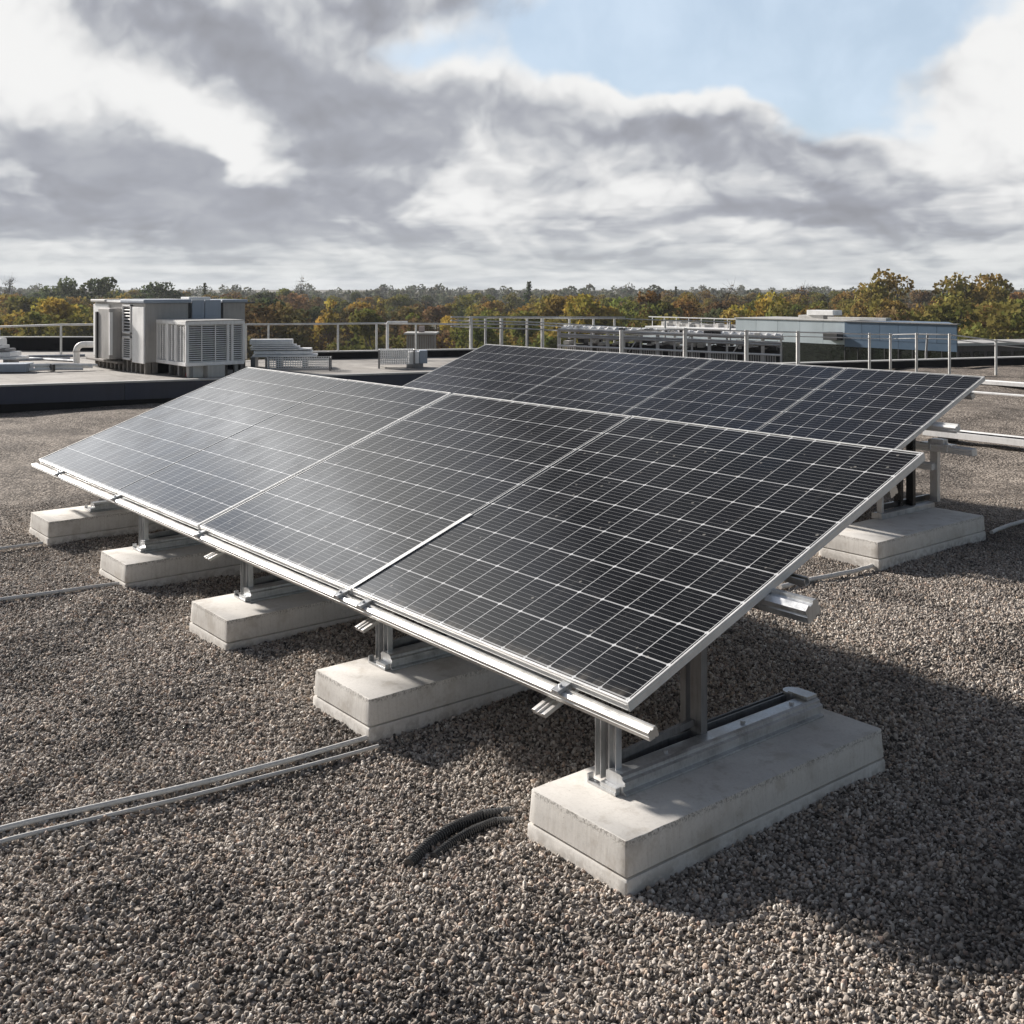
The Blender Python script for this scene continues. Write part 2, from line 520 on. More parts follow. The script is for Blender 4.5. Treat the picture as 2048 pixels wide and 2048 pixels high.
def sky():
    w = bpy.data.worlds.new('World')
    scene.world = w
    w.use_nodes = True
    w.cycles.sampling_method = 'MANUAL'
    w.cycles.sample_map_resolution = 256
    nt = NT(w.node_tree)
    bg = next(n for n in nt.n if n.type == 'BACKGROUND')
    K = .1
    bg.inputs['Strength'].default_value = K
    st = nt.new('ShaderNodeTexSky')
    st.sky_type = 'NISHITA'
    st.sun_disc = False
    st.sun_elevation = sun_el
    st.sun_rotation = sun_az
    st.air_density = 1.0
    st.dust_density = .6
    st.ozone_density = 1.5
    d = nt.vm('NORMALIZE', nt.new('ShaderNodeTexCoord').outputs['Generated'])
    xyz = nt.new('ShaderNodeSeparateXYZ', {0: d})
    nt.vm('DOT_PRODUCT', d, (FX, FY, 0))
    fwn = nt.n[-1].outputs['Value']
    nt.vm('DOT_PRODUCT', d, (RX, RY, 0))
    rtn = nt.n[-1].outputs['Value']
    nt.vm('DOT_PRODUCT', d, tuple(SUN))
    sd = nt.n[-1].outputs['Value']
    az0 = nt.m('MULTIPLY', nt.m('ARCTAN2', rtn, fwn), 180 / math.pi)
    el0 = nt.m('MULTIPLY', nt.m('ARCSINE', xyz.outputs[2]), 180 / math.pi)
    # bearing and height, the height packed tighter towards the horizon as a cloud deck is
    elq = nt.m('MULTIPLY', nt.m('LOGARITHM', nt.m('ADD', 1., nt.m('DIVIDE', nt.m('MAXIMUM', el0, 0.), 3.6)), math.e), 1.55)
    q = nt.new('ShaderNodeCombineXYZ', {0: nt.m('MULTIPLY', az0, .1), 1: elq, 2: 3.3}).outputs[0]
    wv = nt.noise(q, 1.5, 4, .5, .0, True)
    wsep = nt.new('ShaderNodeSeparateColor', {0: wv})
    az = nt.m('ADD', az0, nt.m('MULTIPLY', nt.m('SUBTRACT', wsep.outputs[0], .5), 8.))
    el = nt.m('ADD', el0, nt.m('MULTIPLY', nt.m('SUBTRACT', wsep.outputs[1], .5), 4.6))

    def blobs(items):
        acc = None
        for (px, py, sx, sy, rot, a) in items:
            ca_ = math.degrees(math.atan((px - 1024) / F))
            ce = math.degrees(math.atan((575 - py) / math.hypot(F, px - 1024)))
            k = math.degrees(1 / F)
            c_, s_ = math.cos(R(rot)), math.sin(R(rot))
            dx = nt.m('SUBTRACT', az, ca_)
            dy = nt.m('SUBTRACT', ce, el)
            u = nt.m('MULTIPLY', nt.m('ADD', nt.m('MULTIPLY', dx, c_), nt.m('MULTIPLY', dy, s_)), 1 / (sx * k * 1.12))
            v = nt.m('MULTIPLY', nt.m('SUBTRACT', nt.m('MULTIPLY', dy, c_), nt.m('MULTIPLY', dx, s_)), 1 / (sy * k * 1.2))
            g = nt.m('EXPONENT', nt.m('MULTIPLY', nt.m('ADD', nt.m('MULTIPLY', u, u), nt.m('MULTIPLY', v, v)), -1))
            acc = nt.m('MULTIPLY_ADD', g, a * (.92 if a < 0 else 1.), acc if acc is not None else 0.)
        return acc
    V = blobs([
        # the grey masses
        (330, 60, 300, 80, 12, -.42), (640, 190, 250, 100, 25, -.40), (700, 300, 200, 60, 5, -.42), (740, 60, 100, 90, 0, -.30),
        (1060, 235, 240, 50, 8, -.40), (1430, 300, 220, 58, 0, -.52), (1080, 370, 190, 30, 0, -.2),
        (150, 300, 280, 62, 22, -.85), (110, 425, 300, 45, 3, -.50), (560, 420, 240, 44, 4, -.46), (340, 330, 120, 40, 30, -.28),
        (1880, 370, 240, 48, -5, -.40), (1660, 450, 260, 26, 0, -.28), (1330, 440, 210, 24, 0, -.24), (900, 480, 260, 22, 2, -.24),
        (1480, 505, 300, 16, 0, -.18), (960, 8, 80, 32, 20, -.3), (500, 500, 160, 16, 0, -.15),
        # the lit ones
        (20, 110, 170, 80, 20, .35), (360, 225, 150, 34, 30, .42), (480, 325, 120, 30, 32, .48), (70, 355, 70, 22, 15, .35),
        (930, 140, 120, 34, 12, .40), (1215, 170, 80, 42, 0, .45), (1440, 200, 130, 38, 6, .55), (920, 310, 60, 45, 0, .30),
        (1080, 310, 120, 24, 0, .2), (2010, 190, 140, 140, 0, .5), (1800, 280, 130, 40, -10, .25),
        (-700, -60, 500, 300, 0, .5), (120, 510, 380, 30, 0, .25), (980, 410, 160, 22, 0, .2), (1130, 60, 130, 80, 0, .35), (1250, 380, 120, 20, 0, .15)])  # first blob here: unseen glow left of view, added for panel reflections
    B = blobs([(1480, 20, 470, 115, 0, 1.0), (1250, 120, 190, 52, 10, .85), (1640, 150, 160, 90, 0, .85), (1690, 235, 110, 50, 0, .5),
               (880, 100, 80, 30, 0, .45), (1090, 120, 80, 40, 0, .35), (1850, 40, 150, 80, 0, .6),
               (1440, 230, 150, 34, 4, -.7), (1215, 195, 80, 30, 0, -.45), (2060, 190, 140, 150, 0, -1.0), (1060, 60, 100, 50, 0, .12)])

    def billow(vec, sc):
        v = nt.new('ShaderNodeTexVoronoi', {'Vector': vec, 'Scale': sc, 'Detail': 2., 'Roughness': .5, 'Lacunarity': 2.3},
                   feature='F1', normalize=True)
        return nt.m('SUBTRACT', 1, v.outputs['Distance'])
    wq = nt.vm('ADD', q, nt.vm('SCALE', nt.vm('SUBTRACT', wv, (.5, .5, .5)), sc=.55))
    n1 = nt.noise(wq, .95, 6, .5, .1)
    n1b = nt.noise(nt.vm('ADD', wq, (.09, .17, 0)), .95, 3, .48, .1)
    n2 = nt.noise(nt.vm('ADD', q, (5.3, 1.7, 0)), 2.1, 8, .58, .25)
    bl_ = billow(wq, 1.9)
    blb = billow(nt.vm('ADD', wq, (.03, .11, 0)), 1.9)
    n3 = nt.noise(nt.vm('ADD', nt.vm('SCALE', d, sc=1.6), (13., 2., 0)), 1., 5, .55)
    inview = nt.m('MULTIPLY', nt.mapr(el0, 15., 20, 1, 0), nt.m('MULTIPLY', nt.mapr(az0, 30, 48, 1, 0), nt.mapr(az0, -31, -25, 0, 1)))
    f1 = nt.m('SUBTRACT', n1, .5)
    f2 = nt.m('SUBTRACT', n2, .5)
    fb = nt.m('SUBTRACT', bl_, .62)
    low = nt.mapr(el0, 8., 2.)
    rim = nt.m('ADD', nt.m('MULTIPLY', nt.m('SUBTRACT', n1, n1b), .7), nt.m('MULTIPLY', nt.m('SUBTRACT', bl_, blb), 1.15))
    V = nt.m('ADD', nt.m('ADD', V, .665), nt.m('MULTIPLY', f1, nt.mapr(low, 0, 1, .3, .6)))
    V = nt.m('ADD', nt.m('ADD', V, rim), nt.m('ADD', nt.m('MULTIPLY', f2, .18), nt.m('MULTIPLY', fb, .5)))
    # separate flat-based clouds in rows, low over the horizon
    pr = nt.vm('MULTIPLY', nt.vm('SCALE', d, sc=nt.m('DIVIDE', 1, nt.m('ADD', nt.m('MAXIMUM', xyz.outputs[2], 0), .06))), (1, 1, 0))
    rows = nt.noise(nt.vm('ADD', pr, (4.2, 9.1, 0)), .62, 6, .52, .2)
    rows_b = nt.noise(nt.vm('ADD', pr, (4.2 + FX * .25, 9.1 + FY * .25, 0)), .62, 4, .52, .2)
    lay = nt.m('MULTIPLY', nt.mapr(rows, .47, .60), nt.mapr(el0, 8.5, 4.5))
    V = nt.m('SUBTRACT', V, nt.m('MULTIPLY', lay, .17))
    V = nt.m('ADD', V, nt.m('MULTIPLY', nt.m('SUBTRACT', rows, rows_b), nt.mapr(el0, 8.5, 4.5, 0, .45)))
    V = nt.m('ADD', nt.m('MULTIPLY', V, .8), nt.m('MULTIPLY', nt.mapr(V, .25, .9), .2))
    V = nt.m('SMOOTH_MAX', V, .27, .25)
    V = nt.m('ADD', V, nt.m('ADD', nt.m('ADD', nt.m('MULTIPLY', f1, .32), nt.m('MULTIPLY', f2, .14)), nt.m('ADD', nt.m('MULTIPLY', rim, .3), nt.m('MULTIPLY', fb, .2))))
    V = nt.m('SMOOTH_MIN', V, .96, .25)
    V2 = nt.m('ADD', nt.m('ADD', OVER, nt.m('MULTIPLY', f1, .9)), nt.mapr(sd, .80, .955, 0, 1.8))  # unseen sky; glow round the sun added for the panels to reflect
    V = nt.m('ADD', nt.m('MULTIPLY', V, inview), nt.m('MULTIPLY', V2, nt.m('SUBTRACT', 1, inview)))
    cloud = nt.ramp(nt.m('MULTIPLY', V, .7, clamp=True),
                    [(.0, (.12, .125, .14)), (.08, (.27, .275, .30)), (.2, (.385, .40, .445)), (.34, (.55, .565, .595)), (.50, (.71, .715, .725)),
                     (.66, (.88, .88, .875)), (.82, (.98, .975, .96)), (1., (1.95, 1.97, 2.0))])
    cloud = nt.mix(nt.mapr(el0, 0, 4., .5, 0), cloud, (.60, .635, .64))
    bm_ = nt.m('ADD', nt.m('ADD', B, nt.m('MULTIPLY', f2, .6)), nt.m('MULTIPLY', f1, .35))
    bm_ = nt.m('SUBTRACT', bm_, nt.m('MULTIPLY', fb, .7))
    bm_ = nt.m('MULTIPLY', bm_, inview)
    bout = nt.m('MULTIPLY', nt.mapr(n3, .47, .6), nt.m('SUBTRACT', 1, inview))
    blue = nt.m('ADD', nt.mapr(bm_, .20, .72), nt.m('MULTIPLY', bout, .85), clamp=True)
    thin = nt.m('MULTIPLY', nt.mapr(n2, .25, .8, .6, .88), inview)
    veil = nt.mix(thin, nt.vm('SCALE', st.outputs[0], sc=K), (.68, .80, .94))
    c = nt.mix(blue, cloud, veil)
    c = nt.mix(nt.mapr(el0, -1.5, -.2, 1, 0), c, (.10, .095, .085))
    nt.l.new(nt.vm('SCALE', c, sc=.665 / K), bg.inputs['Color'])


OVER = -.02          # unseen sky overhead and behind, dimmed so the shadows go deep


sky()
scene.view_settings.view_transform = 'Standard'
scene.view_settings.look = 'None'
scene.view_settings.exposure = 0.62
scene.view_settings.gamma = 1.0

# ---------------------------------------------------------------- the roof
DECKZ = .44


def grid_sheet(name, xs, ys, mat, zoff=0.):
    X, Y = np.meshgrid(xs, ys)
    Z = relief(X, Y) + zoff
    nx, ny = len(xs), len(ys)
    vs = np.stack([X.ravel(), Y.ravel(), Z.ravel()], 1)
    i = np.arange(nx * ny).reshape(ny, nx)
    fs = np.stack([i[:-1, :-1], i[:-1, 1:], i[1:, 1:], i[1:, :-1]], -1).reshape(-1, 4)
    me = bpy.data.meshes.new(name)
    me.from_pydata(vs.tolist(), [], fs.tolist())
    me.polygons.foreach_set('use_smooth', [True] * len(me.polygons))
    me.materials.append(mat)
    o = bpy.data.objects.new(name, me)
    col.objects.link(o)
    return o


# one sheet of gravel bed over the whole roof, finer where it is near
xs = np.concatenate([np.arange(-40, -14, .35), np.arange(-14, 4, .09), np.arange(4, 12, .4)])
ys = np.concatenate([np.arange(-8, -2, .4), np.arange(-2, 13, .09), np.arange(13, 33.5, .3)])
bed = tag(grid_sheet('gravel_roof', xs, ys, M['bed']), kind='structure')
# cut the sheet's far corners along the roof edge
EDGE_P = at(1781, 737)
EDGE_D = (at(2048, 729) - at(1781, 737)).normalized()
bm = bmesh.new()
bm.from_mesh(bed.data)
nrm = Vector((EDGE_D.y, -EDGE_D.x, 0))
if nrm.dot(Vector((0, 0, 0)) - EDGE_P) > 0:
    nrm = -nrm
bmesh.ops.bisect_plane(bm, geom=bm.verts[:] + bm.edges[:] + bm.faces[:], plane_co=EDGE_P + nrm * .25, plane_no=nrm, clear_outer=True)
far = cw(0, 37.5)
bmesh.ops.bisect_plane(bm, geom=bm.verts[:] + bm.edges[:] + bm.faces[:], plane_co=far, plane_no=Vector((FX, FY, 0)), clear_outer=True)
bm.to_mesh(bed.data)
bm.free()


# loose stones over the near part
def pebbles():
    rng = np.random.default_rng(11)
    NP = 800000
    # spread evenly over a wedge in front of the camera, wide enough for a step aside
    f = np.sqrt(rng.uniform(2.0 ** 2, 13.0 ** 2, NP * 2))
    r = rng.uniform(-1, 1, NP * 2) * (.56 * f + 1.0)
    wgt = (.56 * f + 1.0) / f
    keep = rng.uniform(0, 1, NP * 2) < wgt / wgt.max()
    keep &= rng.uniform(0, 1, NP * 2) < np.clip((13.0 - f) / 5.5, 0, 1)
    f, r = f[keep], r[keep]
    area = .56 * (13.0 ** 2 - 4) + 2 * 1.0 * 11.0
    n = min(len(f), int(area * 6400))
    f, r = f[:n], r[:n]
    x = r * RX + f * FX
    y = r * RY + f * FY
    z = relief(x, y) + rng.uniform(-.006, .009, len(x))
    sc = np.clip(rng.lognormal(0, .33, len(x)), .5, 2.2) * .0070 * np.clip((14.0 - f) / 6, .3, 1)
    me = bpy.data.meshes.new('loose_gravel')
    me.vertices.add(len(x))
    me.vertices.foreach_set('co', np.stack([x, y, z], 1).astype(np.float32).ravel())
    a = me.attributes.new('scl', 'FLOAT', 'POINT')
    a.data.foreach_set('value', sc.astype(np.float32))
    a = me.attributes.new('rot', 'FLOAT_VECTOR', 'POINT')
    a.data.foreach_set('vector', rng.uniform(0, 6.283, (len(x), 3)).astype(np.float32).ravel())
    o = bpy.data.objects.new('loose_gravel', me)
    col.objects.link(o)
    tag(o, kind='stuff')
    src = []
    for k in range(6):
        b = bmesh.new()
        bmesh.ops.create_icosphere(b, subdivisions=2, radius=1.)
        st = Vector((1.15 + .25 * rnd.random(), 1., .62 + .25 * rnd.random()))
        dirs = [(Vector((rnd.gauss(0, 1), rnd.gauss(0, 1), rnd.gauss(0, 1))).normalized(), rnd.uniform(.45, .8)) for _ in range(9)]
        for v in b.verts:
            q = v.co.copy()
            for dd, lim in dirs:            # flatten facets like broken stone
                t = q.dot(dd)
                if t > lim:
                    q -= dd * (t - lim) * .92
            q *= 1 + .05 * math.sin(q.x * 5 + k) * math.cos(q.y * 4 - k)
            v.co = Vector((q.x * st.x, q.y * st.y, q.z * st.z))
        for fc in b.faces:
            fc.smooth = True
        pm = bpy.data.meshes.new('pebble')
        b.to_mesh(pm)
        b.free()
        pm.materials.append(M['stone'])
        src.append(bpy.data.objects.new('pebble', pm))
    ng = bpy.data.node_groups.new('scatter_gravel', 'GeometryNodeTree')
    ng.interface.new_socket('Geometry', in_out='INPUT', socket_type='NodeSocketGeometry')
    ng.interface.new_socket('Geometry', in_out='OUTPUT', socket_type='NodeSocketGeometry')
    gi = ng.nodes.new('NodeGroupInput')
    go = ng.nodes.new('NodeGroupOutput')
    jn = ng.nodes.new('GeometryNodeJoinGeometry')
    for s in src:
        oi = ng.nodes.new('GeometryNodeObjectInfo')
        oi.inputs['Object'].default_value = s
        oi.inputs['As Instance'].default_value = True
        ng.links.new(oi.outputs['Geometry'], jn.inputs[0])
    iop = ng.nodes.new('GeometryNodeInstanceOnPoints')
    iop.inputs['Pick Instance'].default_value = True
    ng.links.new(gi.outputs[0], iop.inputs['Points'])
    ng.links.new(jn.outputs[0], iop.inputs['Instance'])
    rv = ng.nodes.new('FunctionNodeRandomValue')
    rv.data_type = 'INT'
    rv.inputs['Min'].default_value = 0
    rv.inputs['Max'].default_value = 5
    rv_out = next(s for s in rv.outputs if s.type == 'INT')
    for s in rv.inputs:
        if s.type == 'INT' and s.name == 'Max':
            s.default_value = 5
        if s.type == 'INT' and s.name == 'Min':
            s.default_value = 0
    ng.links.new(rv_out, iop.inputs['Instance Index'])
    na = ng.nodes.new('GeometryNodeInputNamedAttribute')
    na.data_type = 'FLOAT_VECTOR'
    na.inputs[0].default_value = 'rot'
    ng.links.new(na.outputs[0], iop.inputs['Rotation'])
    nb = ng.nodes.new('GeometryNodeInputNamedAttribute')
    nb.data_type = 'FLOAT'
    nb.inputs[0].default_value = 'scl'
    ng.links.new(nb.outputs[0], iop.inputs['Scale'])
    ng.links.new(iop.outputs[0], go.inputs[0])
    md = o.modifiers.new('scatter', 'NODES')
    md.node_group = ng


pebbles()

# ---------------------------------------------------------------- concrete ballast blocks
BW, BL = .555, 1.65


def block_mesh():
    rng = random.Random(3)
    # (z, outwards offset at that height, jitter)
    levels = [(-.06, .010, .004), (.036, .008, .002), (.043, .003, .001), (.045, -.012, .0006), (.053, -.012, .0006), (.054, .003, .0008),
              (.10, .000, .0010), (.175, -.004, .0012), (.179, -.0055, .0020), (.180, -.0075, .0018)]
    hw, hl = BW / 2, BL / 2

    def ring(off, jit, z):
        a, b, rr = hw + off, hl + off, .010
        pts = []
        for (sx, sy, a0) in ((1, -1, -90), (1, 1, 0), (-1, 1, 90), (-1, -1, 180)):
            for k in range(4):
                an = R(a0 + k * 30)
                pts.append((sx * (a - rr) + rr * math.cos(an), sy * (b - rr) + rr * math.sin(an)))
            nx = {(1, -1): (1, 1), (1, 1): (-1, 1), (-1, 1): (-1, -1), (-1, -1): (1, -1)}[(sx, sy)]
            p, q = pts[-1], (nx[0] * (a - rr) + (rr if nx[0] == sx else 0) * sx, 0)
            e = ((nx[0] * (a - rr), sy * b) if nx[1] == sy else (sx * a, nx[1] * (b - rr)))
            n = 14 if nx[1] == sy else 44
            for k in range(1, n):
                t = k / n
                pts.append((p[0] + (e[0] - p[0]) * t, p[1] + (e[1] - p[1]) * t))
        out = []
        for (x, y) in pts:
            s = 1 + rng.uniform(-1, .3) * jit / .5
            out.append((x * (1 + rng.uniform(-1, .3) * jit / hw), y * (1 + rng.uniform(-1, .3) * jit / hl), z + rng.uniform(-1, 1) * jit * .4))
        return out
    mb = MB()
    rings = [ring(o, j, z) for z, o, j in levels]
    n = len(rings[0])
    vs = [p for r_ in rings for p in r_]
    fs = []
    for i in range(len(rings) - 1):
        for k in range(n):
            fs.append((i * n + k, i * n + (k + 1) % n, (i + 1) * n + (k + 1) % n, (i + 1) * n + k))
    fs.append(tuple(range((len(rings) - 1) * n, len(rings) * n)))
    return mb.add(vs, fs)


FRONT_BX = [-2.85, -4.625, -6.26, -7.99, -9.86]          # the long right-hand faces
fb_labels = ['largest pale concrete block, nearest one, with a steel channel lying along its top',
             'pale concrete block under the front panel row, with two grey conduits running into its end',
             'pale concrete block under the middle of the front panel row, third from the near end',
             'pale concrete block under the front panel row with a single grey conduit meeting its corner',
             'farthest left pale concrete block, sticking out past the left end of the front panel row']
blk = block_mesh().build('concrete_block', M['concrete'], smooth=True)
blocks = []
for i, bx in enumerate(FRONT_BX + [-4.95]):
    o = blk if i == 0 else blk.copy()
    if i:
        col.objects.link(o)
    rear = i == 5
    o.location = (bx - BW / 2, (8.55 if rear else 2.835 + BL / 2), 0)
    o.rotation_euler = (0, 0, (math.pi if i % 2 else 0))
    tag(o, 'pale concrete block under the right end of the rear panel row, holding several posts' if rear else fb_labels[i],
        'concrete block', 'concrete ballast blocks')
    blocks.append(o)

# ---------------------------------------------------------------- solar panels
TILT = R(20)
ca, sa = math.cos(TILT), math.sin(TILT)
Y0, Z0, SL = 3.05, .575, 2.27


def on_slope(x, s, off=0., y0=Y0, z0=Z0):
    return Vector((x, y0 + s * ca - off * sa, z0 + s * sa + off * ca))


def panel(x0, x1, y0, z0, sl, ncol, nrow, mat, label, group, ends=(0, 0)):
    w = x1 - x0
    t = thing('solar_panel', (x0, y0, z0), label, 'solar panel', group)
    t.rotation_euler = (TILT, 0, 0)
    fr = MB()
    d, lip = .042, .0095
    la, lb = (lip if ends[0] else .0025), (lip if ends[1] else .0025)
    for a, b in (((0, 0), (w, lip)), ((0, sl - lip), (w, sl)), ((0, lip), (la, sl - lip)), ((w - lb, lip), (w, sl - lip))):
        e = .0004
        fr.box((a[0], a[1], -d), (b[0], b[1], 0))
    # the shallow groove of the extruded frame, as two thin ribs along the outside
    for z in (-.036, -.012):
        fr.box((lip, -.0018, z - .004), (w - lip, 0.0005, z))
        fr.box((w - .0005, lip, z - .004), (w + .0018, sl - lip, z))
    fr.build('frame', M['alu_frame'], t, bev=.0012)
    g = MB()
    z = -.0035
    g.add([(la, lip, z), (w - lb, lip, z), (w - lb, sl - lip, z), (la, sl - lip, z),
           (la, lip, z - .005), (w - lb, lip, z - .005), (w - lb, sl - lip, z - .005), (la, sl - lip, z - .005)],
          [(0, 1, 2, 3), (7, 6, 5, 4), (0, 4, 5, 1), (1, 5, 6, 2), (2, 6, 7, 3), (3, 7, 4, 0)])
    go = g.build('glass', mat, t)
    me = go.data
    uvl = me.uv_layers.new(name='UVMap')
    mg = .012
    pu, pvv = (w - 2 * lip - 2 * mg) / ncol, (sl - 2 * lip - 2 * mg) / nrow
    for lp in me.loops:
        co = me.vertices[lp.vertex_index].co
        uvl.data[lp.index].uv = ((co.x - lip - mg) / pu, (co.y - lip - mg) / pvv)
    go['pitch'] = (pu, pvv, 0.)
    bk = MB()
    bk.box((lip, lip, -.016), (w - lip, sl - lip, -.0095))
    bk.build('backsheet', M['backsheet'], t)
    return t


seams = [-10.92, -8.82, -7.205, -5.165, -3.06]
pl = ['front row solar panel at the far left end, glass bright with reflected cloud',
      'narrow front row solar panel, second from the left end',
      'front row solar panel, between the wide dark gap and the darkest panel',
      'largest darkest front row solar panel at the near right end']
for i in range(4):
    x0, x1 = seams[i] + (.004 if i else 0), seams[i + 1] - (.004 if i < 3 else 0)
    if i == 2:
        x0 += .030
    panel(x0, x1, Y0, Z0 + (0, .002, 0, .002)[i], SL, (13, 10, 13, 13)[i], 9, M['pv'], pl[i], 'solar panels of the front row', (i in (0, 2), i in (1, 3)))
# the pale strip along the lower part of the near seam and the grey filler in the wide gap
q = on_slope(seams[3], 0, 0)
t = thing('seam_strip', q, 'short bright metal strip covering the lower end of the seam beside the darkest panel', 'metal strip')
t.rotation_euler = (TILT, 0, 0)
MB().box((-.014, .004, .0035), (.020, .86, .0065)).build('strip', M['alu_frame'], t, bev=.001)
q = on_slope(seams[2], 0, 0)
t = thing('seam_strip', q, 'long grey strip filling the wide gap between the left and right front panels', 'metal strip')
t.rotation_euler = (TILT, 0, 0)
MB().box((-.0035, .012, -.026), (.0335, SL - .012, -.010)).build('strip', M['galv'], t)

rseams = [-13.1, -10.63, -8.68, -6.84, -5.32]
RY0, RZ0 = 7.94, .575
rl = ['rear row solar panel at the far left end, in front of the metal railing',
      'rear row solar panel, second from the left end', 'rear row solar panel, second from the right end',
      'rear row solar panel at the right end, its pale frame edge ending over gravel']
for i in range(4):
    x0, x1 = rseams[i] + (.003 if i else 0), rseams[i + 1] - (.003 if i < 3 else 0)
    panel(x0, x1, RY0, RZ0 + (0, .002, 0, .002)[i], SL, (12, 10, 9, 8)[i], 8, M['pv2'], rl[i], 'solar panels of the rear row', (i == 0, i == 3))

# ---------------------------------------------------------------- rails under the panels
RAIL = [(-.034, -.025), (-.020, -.027), (-.020, -.021), (-.008, -.021), (-.008, -.027), (.030, -.025), (.032, -.004), (.027, .0), (.032, .004),
        (.032, .018), (.012, .027), (.008, .019), (-.006, .021), (-.010, .030), (-.026, .026), (-.034, .010), (-.029, .004), (-.034, -.002)]
CHAN = [(-.021, -.021), (.021, -.021), (.021, .021), (.011, .021), (.011, .012), (.017, .012), (.017, -.017), (-.017, -.017),
        (-.017, .012), (-.011, .012), (-.011, .021), (-.021, .021)]


FLAT = [(-.036, -.008), (.036, -.008), (.036, .008), (.020, .008), (.017, .003), (.006, .003), (.003, .009), (-.003, .009), (-.006, .003), (-.017, .003), (-.020, .008), (-.036, .008)]


def rail(name, p0, p1, label, up, prof=RAIL, mat='alu', clamps=(), sc=1., group='rails carrying the front panel row'):
    p0, p1 = Vector(p0), Vector(p1)
    t = thing(name, p0, label, 'metal rail', group)
    mb = MB()
    mb.prism([(a * sc, b * sc) for a, b in prof], (0, 0, 0), p1 - p0, up)
    mb.build('profile', M[mat], t, bev=.0008)
    d = (p1 - p0).normalized()
    sd = d.cross(Vector(up)).normalized()
    u = sd.cross(d)
    for x in clamps:
        c = d * x
        cb = MB()
        mt = Matrix((d, sd, u)).transposed().to_4x4()
        mt.translation = c
        cb.box((-.022, -.036, .018), (.022, .036, .036), mt)
        cb.box((-.018, -.041, -.012), (.018, -.034, .034), mt)
        cb.tube([c + u * .034, c + u * .046], .008, 6)
        cb.build('clamp', M['galv'], t, bev=.0015)
    return t


NUP = (0, -sa, ca)
fr_x0, fr_x1 = -10.97, -2.90
rail('support_rail', (fr_x0, 3.026, .513), (fr_x1, 3.026, .513), 'long bright grooved rail running along the low front edge of the near panel row',
     (0, -.25, 1), sc=.8, clamps=[x - fr_x0 for x in (-3.42, -4.98, -5.22, -7.1, -8.74, -10.2)])
rail('support_rail', on_slope(-10.8, .92, -.073), on_slope(-2.84, .92, -.073), 'grey open rail end sticking out under the sloping right edge of the near panel',
     NUP, RAIL, 'galv', sc=1.45)
rail('support_rail', on_slope(-10.8, 1.09, -.062), on_slope(-2.985, 1.09, -.062), 'small rail end with a bracket just above the larger open rail end',
     NUP, CHAN, 'alu', sc=.8)
rail('support_rail', on_slope(-10.8, 1.98, -.074), on_slope(-3.08, 1.98, -.074), 'rail under the high rear edge of the near panel row', NUP)
for k, (x, lab) in enumerate(((-3.50, 'short flat rail end poking out below the front rail beside the nearest block'),
                             (-4.94, 'short flat rail end poking out below the front rail, second from the near end'),
                             (-6.86, 'short flat rail end lying low over the fourth concrete block'))):
    rail('cross_rail', on_slope(x, -.13, -.115), on_slope(x, 2.1, -.115), lab, NUP, FLAT, 'alu', sc=1.15, group='cross rails running up the slope')
# rails of the rear row
G2 = 'rails carrying the rear panel row'
rail('support_rail', (-13.1, 7.90, .487), (-5.25, 7.90, .487), 'grooved rail along the low edge of the rear panel row, behind the front row', (0, -.25, 1), group=G2)
rail('support_rail', (-12.9, 9.40, .725), (-5.06, 9.40, .725), 'bright rail end lying on top of the square post at the rear row', (0, 0, 1), mat='alu_frame', sc=1.3, group=G2)
rail('support_rail', on_slope(-12.9, 1.30, -.075, RY0, RZ0), on_slope(-5.10, 1.30, -.075, RY0, RZ0),
     'bright upper rail end poking out under the sloping right edge of the rear panels', NUP, mat='alu_frame', sc=1.2, group=G2)
rail('support_rail', (-12.9, 9.36, .555), (-5.43, 9.36, .555), 'low rail joining the side of the square post at the rear row', (0, 0, 1), mat='alu_frame', sc=1.2, group=G2)
rail('support_rail', on_slope(-12.9, 1.98, -.074, RY0, RZ0), on_slope(-5.30, 1.98, -.074, RY0, RZ0),
     'rail under the high rear edge of the rear panel row', NUP, group=G2)

# ---------------------------------------------------------------- mounting frames on the blocks
BT = .181


